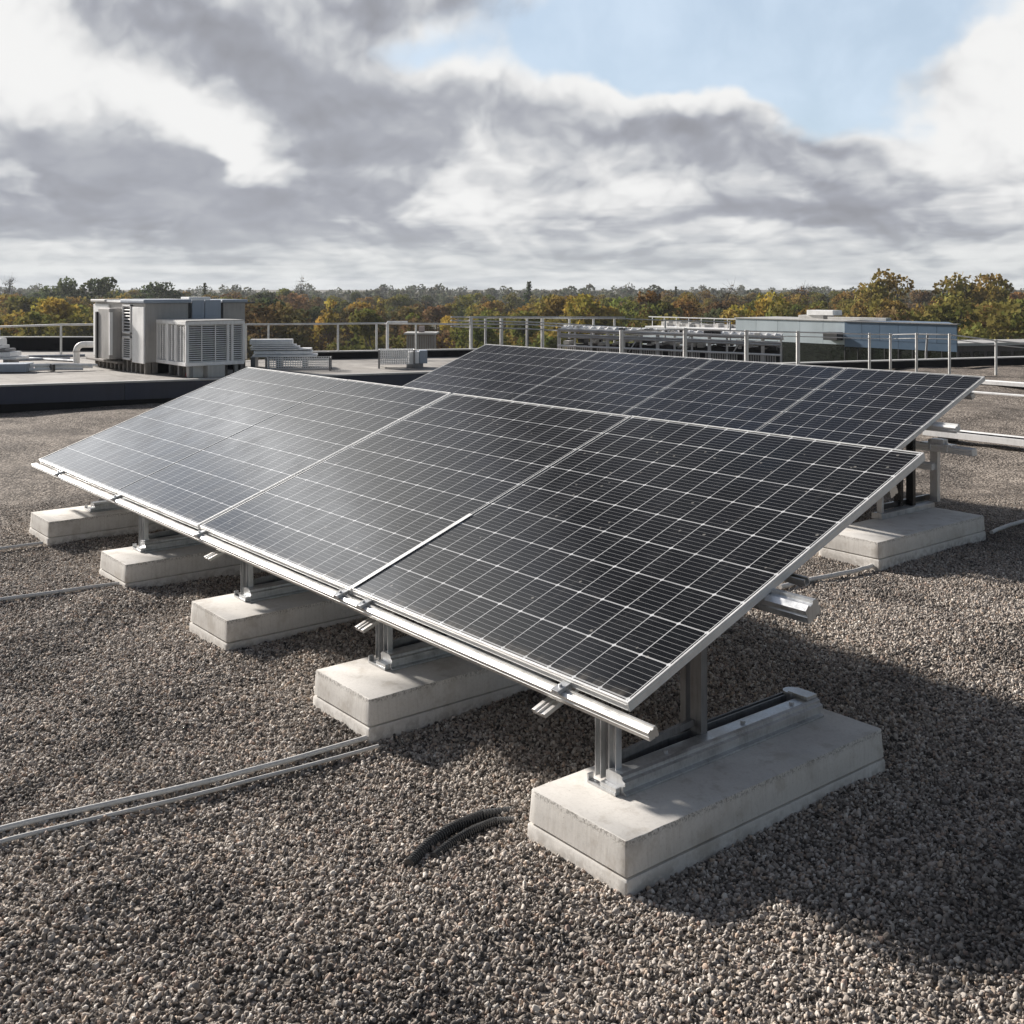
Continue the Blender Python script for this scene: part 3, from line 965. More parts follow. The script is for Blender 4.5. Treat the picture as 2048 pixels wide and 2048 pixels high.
def frame(x, y, label, dark_tall=False, low=False):
    """x, y: the front post's foot"""
    t = thing('mounting_frame', (x, y, BT), label, 'mounting frame', 'steel mounting frames on the concrete blocks')
    ch = MB()
    prof = [(-.06, 0), (.066, 0), (.066, .008), (.048, .014), (.048, .034), (.060, .038), (.060, .054), (.044, .060), (.044, .072), (.030, .078), (-.032, .078),
            (-.05, .070), (-.05, .034), (-.044, .030), (-.044, .012), (-.06, .008)]
    ch.prism(prof, (.055, -.045, 0), (.055, 1.26, 0))
    ch.build('base_channel', M['galv'], t, bev=.001)
    c2 = MB()
    c2.prism([(-.016, 0), (.016, 0), (.016, .082), (.009, .082), (.009, .006), (-.009, .006), (-.009, .082), (-.016, .082)], (-.045, .05, 0), (-.045, 1.21, 0))
    c2.build('rear_channel', M['galv_dark'], t, bev=.001)
    e = MB()
    e.box((-.075, -.075, 0), (.09, -.045, .012))
    e.box((-.075, -.075, .012), (-.066, -.045, .038))
    e.box((.0, -.072, .012), (.09, -.046, .03))
    e.build('foot_plate', M['galv'], t, bev=.002)
    e = MB()
    e.tube([(-.03, 1.22, 0), (-.03, 1.22, .092)], .045, 14)
    e.box((-.03, 1.185, .079), (.08, 1.262, .096))
    e.build('end_cap', M['galv'], t, bev=.002)
    if low:
        return t
    h = .285
    for dx, w in ((-.062, .036), (.022, .044)):
        p = MB()
        p.prism([(-w / 2, -.016), (w / 2, -.016), (w / 2, .016), (w / 2 - .004, .016), (w / 2 - .004, -.012), (-w / 2 + .004, -.012), (-w / 2 + .004, .016), (-w / 2, .016)],
                (dx, -.01, 0.012), (dx, -.01, h), (0, -1, 0))
        p.build('front_post', M['galv'], t, bev=.0008)
    s = MB()
    s.box((-.042, .002, .02), (.0, .010, h - .02))
    s.build('web_plate', M['galv_dark'], t)
    for dx, w in ((-.075, .032), (.0, .062)):
        p = MB()
        yy = .52
        hh = (yy + y - Y0) * math.tan(TILT) + Z0 - BT - .075
        p.prism([(-w / 2, -.02), (-w / 6, -.02), (-w / 6, -.012), (w / 6, -.012), (w / 6, -.02), (w / 2, -.02), (w / 2, .02), (-w / 2, .02)],
                (dx, yy, .004), (dx, yy, hh), (0, -1, 0))
        p.build('rear_post', M['galv_dark'], t, bev=.0008)
    b = MB()
    b.bar((-.02, .03, .09), (-.02, .50, .12), .02, .03)
    b.build('brace', M['galv_dark'], t, bev=.001)
    for (bx, by) in ((.055, .25), (.055, .75), (.055, 1.1)):
        MB().tube([(bx, by, .077), (bx, by, .088)], .011, 6).build('bolt', M['galv'], t)
    return t


fl = ['steel mounting frame on the nearest concrete block, with its long base channel fully in view',
      'steel mounting frame under the front rail on the block that the two conduits reach',
      'steel mounting frame with a short post on the third concrete block from the near end',
      'steel mounting frame with a short post on the block that the single conduit meets',
      'low steel channel frame lying on the farthest left concrete block']
f0 = frame(-3.225, 3.13, fl[0])
frame(FRONT_BX[4] - .30, 3.33, fl[4], low=True)
for i in range(1, 4):
    c = copy_tree(f0)
    c.location = (FRONT_BX[i] - .395, 3.13 + (.04, .02, -.02, -.05)[i - 1] + .02, BT)
    c['label'] = fl[i]
# the taller frame at the end of the rear row
t = thing('post_frame', (-5.50, 8.50, BT), 'steel post frame on the rear row block, tall dark posts and one pale square post', 'mounting frame')
mb = MB()
mb.prism([(-.05, 0), (.05, 0), (.05, .045), (.03, .052), (-.03, .052), (-.05, .045)], (.03, 0, 0), (.03, .86, 0))
mb.build('base_channel', M['galv'], t, bev=.002)
MB().bar((.06, .90, .05), (.06, .90, .52), .075, .05, (0, -1, 0)).build('square_post', M['galv'], t, bev=.002)
for dx, dy in ((-.03, .44), (.02, .56)):
    hh = (dy + 8.50 - RY0) * math.tan(TILT) + RZ0 - BT - .08
    MB().bar((dx, dy, .01), (dx, dy, hh), .07, .045, (0, -1, 0)).build('dark_post', M['black'], t, bev=.002)
MB().bar((.035, .05, .03), (.035, .05, .36), .05, .03, (0, -1, 0)).build('front_post', M['galv'], t, bev=.002)
MB().bar((-.03, .12, .075), (-.03, .95, .075), .03, .045).build('brace', M['black'], t, bev=.002)
# fittings hanging under the rear row's edge
mb = MB()
mb.bar((-5.42, 9.16, .80), (-5.12, 9.16, .80), .10, .012)
mb.bar((-5.36, 9.17, .735), (-5.36, 9.17, .83), .02, .02, (0, 1, 0))
mb.bar((-5.2, 9.17, .735), (-5.2, 9.17, .83), .02, .02, (0, 1, 0))
mb.box((-5.33, 9.12, .807), (-5.20, 9.2, .845))
tag(mb.build('bracket_plate', M['galv'], bev=.002), 'small steel bracket plate between the two rail ends at the rear row', 'bracket')

# ---------------------------------------------------------------- conduits and hoses on the gravel


def run(px_pts, r, lift=.008, wob=.006, seed=0, n=26, z=0.):
    g = random.Random(seed)
    P = [at(px, py, z) for px, py in px_pts]
    out = []
    for i in range(n + 1):
        t = i / n * (len(P) - 1)
        k = min(int(t), len(P) - 2)
        q = P[k].lerp(P[k + 1], t - k)
        out.append(Vector((q.x + g.uniform(-1, 1) * wob, q.y, float(np.mean(relief(q.x + np.zeros(9), q.y + np.linspace(-.35, .35, 9)))) * .9 + r * .9 + lift + .004)))
    return out


def conduit(pts, r, label):
    mb = MB()
    mb.tube(pts, r, 12)
    tag(mb.build('conduit', M['pvc'], smooth=True), label, 'conduit', 'grey conduits on the gravel')


def off_frame(a, b, k):            # carry a run on past the picture's edge
    return (a[0] + (a[0] - b[0]) * k, a[1] + (a[1] - b[1]) * k)


conduit(run([(-330, 1790), (0, 1680), (250, 1612), (500, 1540), (738, 1472)], .0118, seed=1, wob=.0012), .0118,
        'upper thicker one of the two parallel grey conduits at the lower left')
conduit(run([(-330, 1815), (0, 1704), (250, 1634), (500, 1558), (757, 1486)], .0088, seed=2, wob=.0015), .0088,
        'lower thinner one of the two parallel grey conduits at the lower left')
conduit(run([(-160, 1236), (0, 1211), (120, 1193), (238, 1175)], .014, seed=3, wob=.002), .014, 'single grey conduit running to the second block from the left')
conduit(run([(-120, 1114), (0, 1098), (45, 1092), (86, 1087)], .014, seed=4, wob=.002), .014, 'short grey conduit meeting the farthest left block')
conduit(run([(1560, 1180), (1600, 1166), (1690, 1142), (1770, 1122)], .017, seed=5), .017, 'grey conduit between the near panel edge and the rear row block')
conduit(run([(1982, 1066), (2015, 1056), (2060, 1046), (2130, 1032)], .017, seed=6), .017, 'grey conduit on the gravel right of the rear row block')


def hose(px, r, label, seed, zl):
    g = random.Random(seed)
    P = [at(a, b) for a, b in px]
    # smooth the path, then swell and pinch it into rings
    n = 276
    pts, rs = [], []
    for i in range(n + 1):
        t = i / n * (len(P) - 1)
        k = min(int(t), len(P) - 2)
        u = t - k
        p0, p1, p2, p3 = P[max(k - 1, 0)], P[k], P[k + 1], P[min(k + 2, len(P) - 1)]
        q = .5 * ((2 * p1) + (p2 - p0) * u + (2 * p0 - 5 * p1 + 4 * p2 - p3) * u * u + (3 * p1 - p0 - 3 * p2 + p3) * u ** 3)
        pts.append(Vector((q.x, q.y, zl(i / n))))
        rs.append(r * (1.0 if i % 6 < 3 else .5))
    mb = MB()
    mb.tube(pts, rs, 14)
    tag(mb.build('corrugated_hose', M['hose'], smooth=False), label, 'hose', 'black corrugated hoses by the nearest block')


hose([(818, 1728), (855, 1690), (905, 1655), (965, 1629), (1030, 1603)], .023, 'upper black corrugated hose coming out of the gravel by the nearest block', 1,
     lambda t: -.003 - .045 * max(0, t - .75) * 4)
hose([(868, 1712), (905, 1683), (950, 1657), (1000, 1638), (1050, 1622)], .018, 'lower thinner black corrugated hose beside the nearest block', 2,
     lambda t: -.004 - .045 * max(0, t - .7) * 3)

# ---------------------------------------------------------------- trays and planks on the far gravel, right
for (p, w, h, x0, x1, lab, nm) in (
        ((0, 23.75), .30, .10, -13.4, -6.0, 'pale metal cable tray lying farthest back on the right gravel', 'cable_tray'),
        ((0, 21.55), .16, .05, -12.2, -5.0, 'pale flat metal strip lying between the other two trays on the right gravel', 'cable_tray'),
        ((0, 14.95), .34, .11, -8.75, -2.6, 'widest pale metal tray, nearest one on the right gravel, with a black cable on it', 'cable_tray')):
    t = thing(nm, (x0, p[1], 0), lab, 'cable tray', 'metal trays on the right gravel')
    mb = MB()
    mb.prism([(-w / 2, .02), (w / 2, .02), (w / 2, h), (w / 2 - .02, h), (w / 2 - .05, h - .03), (-w / 2 + .05, h - .03), (-w / 2 + .02, h), (-w / 2, h)],
             (0, 0, .02), (x1 - x0, 0, .02))
    mb.build('tray', M['white'], t, bev=.004)
    for k in range(5):
        xx = .3 + k * (x1 - x0 - .6) / 4
        MB().box((xx - .05, -w / 2 - .02, -.06), (xx + .05, w / 2 + .02, .04)).build('support_foot', M['black'], t)
mb = MB()
pts = [(-9.6, 14.72, .60), (-9.1, 14.78, .42), (-8.7, 14.82, .20), (-8.45, 14.86, .13), (-8.0, 14.92, .118), (-7, 14.95, .118), (-5.5, 14.94, .118), (-3, 14.96, .118)]
mb.tube(pts, .016, 8)
tag(mb.build('black_cable', M['black'], smooth=True), 'thin black cable lying along the widest pale tray', 'cable')

# ---------------------------------------------------------------- raised roof deck on the left
E0, E1 = at(0, 772, DECKZ), at(834, 746, DECKZ)
ed = (E1 - E0).normalized()
dA, dB = E0 - ed * 7, E0 + ed * 11.2
poly = [dA, dB, Vector((-22.4, 18.2, DECKZ)), Vector((-24.9, 11.6, DECKZ)), cw(-9.2, 30.9, DECKZ), cw(-17.5, 30.9, DECKZ), cw(-17.5, 22, DECKZ)]
mb = MB()
n = len(poly)
mb.add([(p.x, p.y, DECKZ) for p in poly] + [(p.x, p.y, DECKZ - .3) for p in poly],
       [tuple(range(n)), tuple(range(2 * n - 1, n - 1, -1))] + [(i, (i + 1) % n, n + (i + 1) % n, n + i) for i in range(n)])
tag(mb.build('raised_deck', M['deck']), kind='structure')
en = Vector((ed.y, -ed.x, 0))                     # outwards, towards the camera
t = thing('deck_fascia', (dA.x, dA.y, 0), 'dark blue fascia band with a pale top trim along the raised deck', 'fascia')
L_ = (dB - dA).length
ux, uy = ed, en
mt = Matrix(((ux.x, uy.x, 0, 0), (ux.y, uy.y, 0, 0), (0, 0, 1, 0), (0, 0, 0, 1)))
for k in range(6):
    a, b = L_ * k / 6, L_ * (k + 1) / 6 - .006
    MB().box((a, .003, .115), (b, .05, .425), mt).build('fascia_panel', M['fascia'], t, bev=.004)
MB().box((0, -.12, .428), (L_, .07, .462), mt).build('top_trim', M['trim'], t, bev=.004)
MB().box((0, -.10, -.05), (L_, -.03, .112), mt).build('recess_board', M['membrane'], t)


def parapet(pts, z0, z1, th, label, cap='trim', mat='membrane'):
    t = thing('parapet_wall', (pts[0].x, pts[0].y, z0), label, 'parapet wall')
    w = MB()
    c = MB()
    for a, b in zip(pts[:-1], pts[1:]):
        a = Vector((a.x, a.y, 0)) - Vector((pts[0].x, pts[0].y, 0))
        b = Vector((b.x, b.y, 0)) - Vector((pts[0].x, pts[0].y, 0))
        h = z1 - z0
        w.bar(a + Vector((0, 0, h / 2)), b + Vector((0, 0, h / 2)), th, h)
        c.bar(a + Vector((0, 0, h + .018)), b + Vector((0, 0, h + .018)), th + .06, .03)
    w.build('wall', M[mat], t)
    c.build('coping', M[cap], t, bev=.004)
    return t


PL0, PL1 = cw(-17.5, 30.7), cw(-9.4, 30.7)
parapet([PL0, PL1], DECKZ, .80, .2, 'black parapet with pale coping at the far left behind the grey roof unit')
PM = [at(540, 719, DECKZ), at(655, 718, DECKZ), at(760, 716, DECKZ), at(870, 714, DECKZ), at(985, 712, DECKZ)]
parapet(PM, DECKZ, .605, .2, 'low black parapet with pale coping behind the wire cage')
PR = [EDGE_P - EDGE_D * 6.5, EDGE_P + EDGE_D * 18]
parapet(PR, 0, .20, .25, 'low black parapet with pale coping along the right edge of the gravel roof')


# ---------------------------------------------------------------- railings
def railing(posts, label, rails, r=.028, group='roof edge railings', thick=()):
    """posts: (foot, top z); rails: heights below the post tops"""
    o = posts[0][0]
    t = thing('safety_railing', o, label, 'railing', group)
    for i, (p, zt) in enumerate(posts):
        rr = r * (1.5 if i in thick else 1.)
        q = p - o
        MB().tube([q, Vector((q.x, q.y, zt - o.z))], rr, 8).build('post', M['post'], t, smooth=True)
    for dz, rr in rails:
        mb = MB()
        mb.tube([Vector((p.x - o.x, p.y - o.y, zt - o.z - dz)) for p, zt in posts], rr, 8)
        mb.build('rail', M['post'], t, smooth=True)
    return t


def post_at(px, ytop, f, zfoot):
    p = dep(px, ytop, f)
    return (Vector((p.x, p.y, zfoot)), p.z)


railing([post_at(-150, 653, 29.5, DECKZ), post_at(-2, 652, 28.9, DECKZ), post_at(122, 648, 28.2, DECKZ), post_at(330, 647, 27.4, .44), post_at(430, 647, 27., .44)],
        'thin railing with one top rail at the far left, behind the elbow pipe', [(0.02, .026)], .03)
railing([post_at(492, 647, 27.0, DECKZ), post_at(537, 647, 27.05, DECKZ), post_at(676, 646, 27.2, DECKZ), post_at(753, 645, 27.5, DECKZ), post_at(832, 646, 27.9, DECKZ),
         post_at(942, 647, 28.2, DECKZ)], 'thin railing with one top rail between the roof unit and the rear panels', [(0.02, .024)], .026)
a = dep(775, 645, 27.5)
mb = MB()
mb.tube([Vector((a.x, a.y, DECKZ)), a - Vector((0, 0, .04)), a, a + cw(.5, 0)], .036, 8)
tag(mb.build('bent_pole', M['white'], smooth=True), 'thicker white bent pole rising behind the wire cage', 'pole')
BZ = .0
railing([post_at(942, 633, 30.5, BZ), post_at(971, 634, 31., BZ), post_at(1003, 633, 31.5, BZ), post_at(1054, 634, 32.4, BZ), post_at(1085, 634, 33., BZ), post_at(1139, 635, 34, BZ),
         post_at(1187, 635, 35, BZ), post_at(1229, 635, 36, BZ), post_at(1330, 639, 36.6, BZ), post_at(1460, 642, 37, BZ)],
        'tall railing with close thick posts beyond the rear panels, left of the pipe rack', [(0.03, .018)], .034, thick=(0, 2, 4))
# the loose double rails that sag through it
o = dep(900, 640, 30.2)
t = thing('handrail', o, 'two pairs of slender pipes sagging to the right through the tall railing', 'handrail')
for (y0, y1, y2) in ((634, 634, 634.5), (641, 644, 655), (648, 649, 660), (653, 658, 669)):
    mb = MB()
    mb.tube([dep(902, y0, 30.2) - o, dep(975, (y0 + y1) / 2, 31) - o, dep(1060, y1, 32.3) - o, dep(1160, (y1 + y2) / 2, 34.2) - o, dep(1250, y2, 36) - o], .022, 6)
    mb.build('pipe', M['post'], t, smooth=True)
railing([post_at(1243, 660, 27.4, 0), post_at(1370, 656, 27.4, 0), post_at(1493, 660, 27.6, 0), post_at(1596, 662, 28.2, 0), post_at(1739, 666, 28.9, 0), post_at(1781, 667, 29.2, 0),
         post_at(1833, 666, 28.6, 0), post_at(1899, 667, 28.0, 0), post_at(1992, 679, 27.6, 0), post_at(2110, 690, 27.4, 0), post_at(2300, 705, 27.2, 0)],
        'railing with stout pale posts along the gravel, in front of the blue building', [(.03, .017), (.14, .012)], .034,
        thick=(0, 1, 2, 3))
a = at(1852, 733)
tag(MB().tube([a, a + Vector((0, 0, .10)), a + Vector((0, 0, .35)), a + Vector((.03, .03, .92))], [.05, .03, .032, .032], 8).build('leaning_pole', M['galv_dark'], smooth=True),
    'dark footed pole leaning slightly between the stout railing posts at the right', 'pole')

# ---------------------------------------------------------------- the big roof unit
HC = Vector((-21.967, 8.195, DECKZ))              # its near corner
t = thing('air_handling_unit', HC, 'big grey ventilation unit with a louvred white cage on its side', 'ventilation unit')
HX, HY, hb, ht = 3.1, 2.17, .235, 1.44
mb = MB()
mb.box((-HX, 0, hb), (0, HY, ht))
mb.build('casing', M['paint2'], t, bev=.02)
# the face towards the left (-Y): white panels, sunlight put into their colour
def face(name, mat, x0, x1, z0, z1, d=.03, bev=.006, par=None):
    return MB().box((x0, -d, z0), (x1, -.001, z1)).build(name, M[mat], par or t, bev=bev)
face('side_panel', 'white', -HX + .01, -2.1, hb + .02, ht - .05)
face('corner_panel', 'white', -.66, -.01, hb - .02, ht - .08, .035)
pl_ = MB()
pl_.box((-2.08, -.26, hb + .01), (-1.36, -.001, ht - .12))
pl_.build('filter_box', M['paint2'], t, bev=.02)
MB().box((-1.40, -.20, hb + .1), (-1.34, -.262, ht - .2)).build('filter_edge', M['white'], t)
MB().box((-2.16, -.30, hb + .0), (-2.06, -.02, ht - .2)).build('cable_riser', M['dark'], t, bev=.01)
def louvre(x0, x1, z0, z1, n, mat='white'):
    f = MB()
    for a, b in (((x0, z0), (x1, z0 + .03)), ((x0, z1 - .03), (x1, z1)), ((x0, z0), (x0 + .03, z1)), ((x1 - .03, z0), (x1, z1))):
        f.box((a[0], -.05, a[1]), (b[0], -.001, b[1]))
    o = f.build('louvre_frame', M['white'], t, bev=.003)
    s = MB()
    for k in range(n):
        z = z0 + .04 + (z1 - z0 - .08) * k / (n - 1)
        s.bar((x0 + .02, -.028, z), (x1 - .02, -.028, z), .028, .008, (0, -.6, 1))
    s.build('slats', M[mat], o)
    MB().box((x0 + .01, -.012, z0 + .01), (x1 - .01, -.002, z1 - .01)).build('backing', M['dark'], o)
louvre(-1.22, -.72, .80, ht - .04, 9)
louvre(-1.22, -.72, hb + .02, .74, 10)
face('drain_tray', 'rusty', -HX - .12, -1.2, hb - .08, hb - .03, .16, .01)
# roof caps
MB().box((-1.3, -.06, ht), (.07, .95, ht + .075)).build('roof_cap', M['slate'], t, bev=.025)
MB().box((-1.3, 1.62, ht - .0), (.07, HY + .03, ht + .065)).build('roof_cap', M['slate'], t, bev=.025)
MB().box((-HX - .04, -.08, ht), (-2.2, HY * .8, ht + .06)).build('roof_cap', M['trim'], t, bev=.02)
MB().box((-2.2, -.05, ht), (-1.3, HY * .9, ht + .04)).build('roof_cap', M['white'], t, bev=.01)
MB().box((-.6, .98, ht + .06), (-.15, 1.45, ht + .12)).build('roof_hatch', M['white'], t, bev=.01)
# the face towards the right (+X): two slate doors
for y0, y1 in ((.97, 1.235), (1.25, 1.60)):
    MB().box((.001, y0, .5), (.035, y1, ht + .06)).build('access_panel', M['slate'], t, bev=.006)
MB().box((.001, .90, .4), (.02, .955, ht)).build('joint_strip', M['dark'], t)
MB().box((.001, 1.615, .4), (.02, 1.66, ht)).build('joint_strip', M['dark'], t)
# plinth of upright channels
mb = MB()
for k in range(13):
    x = -HX + .02 + k * (HX - .1) / 12
    mb.box((x, .0, 0), (x + .07, .12, hb - .002))
for k in range(5):
    y = .14 + k * (HY - .25) / 4
    mb.box((-.14, y, 0), (-.01, y + .12, hb - .002))
mb.build('plinth', M['rusty'], t, bev=.008)
MB().box((-HX + .15, .13, 0), (-.16, HY - .1, hb - .004)).build('plinth_core', M['membrane'], t)
# the cage
cg = MB()
cx0, cx1, cy0, cy1, cz0, cz1 = .0, 1.50, .25, 1.42, .27, 1.07
cb = MB()
cb.box((cx0 + .01, cy0 + .05, cz0 + .03), (cx1 - .05, cy1 - .03, cz1 - .04))
cage = cb.build('condenser_cage', M['dark'], t)
fr = MB()
def strut(a, b, w=.05):
    fr.bar(a, b, w, w)
for z in (cz0, cz1):
    strut((cx0, cy0, z), (cx1 + .02, cy0, z), .07)
    strut((cx1, cy0, z), (cx1, cy1, z), .07)
    strut((cx0, cy1, z), (cx1, cy1, z), .05)
for x in (cx0 + .03, .55, .60, 1.02, cx1):
    fr.bar((x, cy0, cz0), (x, cy0, cz1), .06, .06, (0, 1, 0))
for y in (cy0 + .30, cy0 + .58, cy0 + .84, cy0 + .93, cy1):
    w = .05 if y > cy0 + .8 else .022
    fr.bar((cx1, y, cz0), (cx1, y, cz1), w, w, (0, 1, 0))
fr.build('cage_frame', M['white'], cage, bev=.006)
s = MB()
for k in range(18):
    z = cz0 + .05 + (cz1 - cz0 - .1) * k / 17
    s.bar((cx1 - .015, cy0 + .03, z), (cx1 - .015, cy1 - .02, z), .03, .006, (.7, 0, 1))
    s.bar((cx0 + .05, cy0 + .02, z), (cx1 - .03, cy0 + .02, z), .03, .006, (0, -.7, 1))
s.build('cage_slats', M['white'], cage)
s = MB()
for x in (.14, .27, .40, .74, .88, 1.18, 1.32):
    s.box((x, cy0 - .012, cz0 + .05), (x + .055, cy0 + .004, cz1 - .05))
s.build('cage_strips', M['white'], cage)
MB().box((cx0, cy0 - .03, cz1 + .03), (cx1 + .04, cy1, cz1 + .05)).build('cage_lid', M['trim'], cage, bev=.006)
for x, y in ((.35, .4), (.9, .36), (1.40, .36), (1.40, 1.3), (.5, 1.3)):
    MB().box((x - .04, y - .04, 0), (x + .04, y + .04, cz0 - .03)).build('leg', M['galv_dark'], t, bev=.004)
MB().box((.1, .5, 0), (1.15, 1.25, cz0 - .03)).build('under_duct', M['rusty'], t, bev=.02)
MB().tube([(-.1, HY - .02, ht - .02), (.05, HY + .2, ht)], .02, 6).build('overflow_pipe', M['galv_dark'], t)

# boxes under the cage
for (px, w, h, lab, m_) in ((392, .30, .26, 'pale grey box standing under the louvred cage, left one', 'paint'),
                           (425, .36, .24, 'pale box with a torn speckled front under the louvred cage', 'trim')):
    p = at(px, 754, DECKZ)
    t2 = thing('equipment_box', p, lab, 'box', 'boxes under the cage')
    MB().box((-.12, -.15, 0), (.12, w - .15, h)).build('body', M[m_], t2, bev=.012)
    MB().box((-.13, -.16, h), (.13, w - .14, h + .02)).build('lid', M['white'], t2, bev=.006)
p = at(376, 753, DECKZ)
tag(MB().tube([p, p + Vector((0, 0, .05)), p + Vector((0, .0, .09))], [.05, .05, .03], 10).build('red_cap', M['red'], smooth=True), 'small red cap beside the pale box under the cage', 'cap')

# elbow pipe left of the unit
p0 = at(153, 727, DECKZ)
top = dep(153, 690, 25.5)
a = Vector((p0.x, p0.y, DECKZ))
h = dep(153, 689, (p0.x * FX + p0.y * FY)).z
pts = [a, a + Vector((0, 0, h - DECKZ - .16))]
dirr = Vector((.62, .78, 0))
for k in range(1, 7):
    an = k / 6 * math.pi / 2
    pts.append(a + Vector((0, 0, h - DECKZ - .16 + .16 * math.sin(an))) + dirr * .16 * (1 - math.cos(an)))
pts.append(pts[-1] + dirr * .75)
t2 = thing('elbow_pipe', a, 'pale insulated elbow pipe rising from the deck beside the big roof unit', 'pipe')
MB().tube([p - a for p in pts], .072, 16).build('pipe', M['paint'], t2, smooth=True)
MB().tube([pts[1] - a - Vector((0, 0, .02)), pts[1] - a + Vector((0, 0, .02))], .08, 16).build('collar', M['trim'], t2, smooth=True)
MB().tube([pts[-1] - a - dirr * .12, pts[-1] - a - dirr * .06], .08, 16).build('collar', M['trim'], t2, smooth=True)


# ---------------------------------------------------------------- stacks, crates and ducts on the deck
def stack(name, c, ax, specs, label, cat, feet=True):
    """specs: (length, width, thickness, z, shift) of each sheet bundle"""
    t = thing(name, c, label, cat)
    ang = math.atan2(ax.y, ax.x)
    t.rotation_euler = (0, 0, ang)
    for (l, w, th, z, sh, kind) in specs:
        mb = MB()
        if kind == 'duct':
            mb.prism([(-w / 2, 0), (w / 2, 0), (w / 2, th * .6), (w / 2 - th * .25, th), (-w / 2 + th * .25, th), (-w / 2, th * .6)], (sh - l / 2, 0, z), (sh + l / 2, 0, z))
        else:
            mb.box((sh - l / 2, -w / 2, z), (sh + l / 2, w / 2, z + th))
        mb.build('sheet_bundle', M['white' if kind != 'dark' else 'galv_dark'], t, bev=.008)
    if feet:
        mb = MB()
        for k in (-.4, 0, .4):
            mb.box((k * specs[0][0] - .05, -.3, 0), (k * specs[0][0] + .05, .3, specs[0][3]))
        mb.build('timber_foot', M['galv_dark'], t)
    return t


axr = cw(1, .12).normalized()
c = at(575, 735, DECKZ)
fz = c.x * FX + c.y * FY
u = fz / F                                           # metres per photo pixel there
c = dep(560, 735, 24.3)
c.z = DECKZ
stack('metal_sheet_stack', c, axr, [(1.38, .6, .05, .24, .12, 's'), (1.25, .5, .07, .30, .08, 'duct'), (1.30, .5, .03, .39, .04, 's'), (1.05, .45, .03, .435, -.1, 's'),
                                    (.95, .4, .03, .475, -.12, 's'), (.92, .35, .11, .51, -.18, 'duct')],
      'stack of long pale metal sheets and ducts just right of the big roof unit', 'metal stack')


def wire_cage(c, ax, l, w, h, nz, nl, label, r=.008, foot=.06):
    t = thing('wire_cage', c, label, 'wire cage', 'wire cages on the deck')
    t.rotation_euler = (0, 0, math.atan2(ax.y, ax.x))
    mb = MB()
    for y in (-w / 2, w / 2):
        for k in range(nz + 1):
            z = foot + (h - foot) * k / nz
            mb.bar((-l / 2, y, z), (l / 2, y, z), r, r)
        for k in range(nl + 1):
            x = -l / 2 + l * k / nl
            mb.bar((x, y, foot), (x, y, h), r, r, (0, 1, 0))
    for x in (-l / 2, l / 2):
        for k in range(nz + 1):
            z = foot + (h - foot) * k / nz
            mb.bar((x, -w / 2, z), (x, w / 2, z), r, r)
    mb.build('mesh', M['white'], t)
    mb = MB()
    for x in (-l / 2, l / 2):
        for y in (-w / 2, w / 2):
            mb.box((x - .02, y - .02, 0), (x + .02, y + .02, h + .01))
    mb.build('frame', M['galv_dark'], t)
    return t


c2_ = dep(598, 738, 23.4)
c2_.z = DECKZ
wire_cage(c2_, axr, 1.32, .5, .27, 5, 26, 'low dark wire cage standing in front of the metal sheet stack', .009)
c3 = at(802, 735, DECKZ)
wire_cage(c3 - cw(.10, 0), axr, .76, .55, .39, 8, 16, 'tall fine wire cage standing alone in the middle of the deck', .02, .1)
t2 = thing('condenser_box', c3 + cw(.30, .02) + Vector((0, 0, 0)), 'small white and blue-grey equipment box at the right end of the tall wire cage', 'equipment box')
t2.rotation_euler = (0, 0, math.atan2(axr.y, axr.x))
MB().box((-.16, -.22, .1), (.09, .22, .36)).build('body', M['white'], t2, bev=.01)
MB().box((.10, -.2, .1), (.27, .2, .38)).build('side_panel', M['slate'], t2, bev=.01)
MB().box((-.18, -.2, 0), (.18, .2, .098)).build('plinth', M['galv_dark'], t2)
# left stack, duct and trays
c = dep(-70, 730, 25.)
c.z = DECKZ
stack('metal_sheet_stack', c, cw(1, .02).normalized(), [(2.6, .7, .05, .14, .0, 's'), (2.5, .6, .10, .2, -.1, 's'), (2.3, .55, .06, .31, -.12, 'dark'), (2.1, .5, .07, .38, -.15, 's'),
                                                        (2.0, .45, .15, .46, -.15, 'duct')],
      'stepped stack of pale metal ducts at the left picture edge', 'metal stack')
t2 = thing('duct_run', at(-120, 748, DECKZ), 'long low blue-grey duct with pipes running along the deck at the left', 'duct')
o = t2.location.copy()
q0, q1, q2 = dep(-120, 742, 22.7) - o, dep(60, 741, 22.9) - o, dep(176, 735, 23.3) - o
zc = Vector((0, 0, .10))
q0.z = q1.z = q2.z = 0
MB().bar(q0 + zc, q1 + zc, .5, .17).build('duct', M['slate'], t2, bev=.01)
for k, (dz, dy) in enumerate(((.14, 0.), (.09, .1), (.13, .2), (.05, -.1))):
    MB().tube([q1 + Vector((0, dy, dz)), q1.lerp(q2, .6) + Vector((0, dy, dz)), q2 + Vector((0, dy, dz * .8))], .03, 8).build('pipe', M['white'], t2, smooth=True)
MB().bar(q1.lerp(q2, .35) + Vector((0, 0, 0.02)), q1.lerp(q2, .35) + Vector((0, 0, .16)), .5, .04, (0, 1, 0)).build('support_foot', M['black'], t2)
mb = MB()
for k, (a_, b_) in enumerate((((20, 716), (170, 713)), ((30, 722), (140, 719)), ((60, 719), (150, 724)))):
    mb.tube([at(*a_, DECKZ) + Vector((0, 0, .03)), at(*b_, DECKZ) + Vector((0, 0, .03))], .035, 6)
tag(mb.build('pipe_bundle', M['galv'], smooth=True), 'loose grey pipes lying behind the blue-grey duct, left of the elbow pipe', 'pipes')

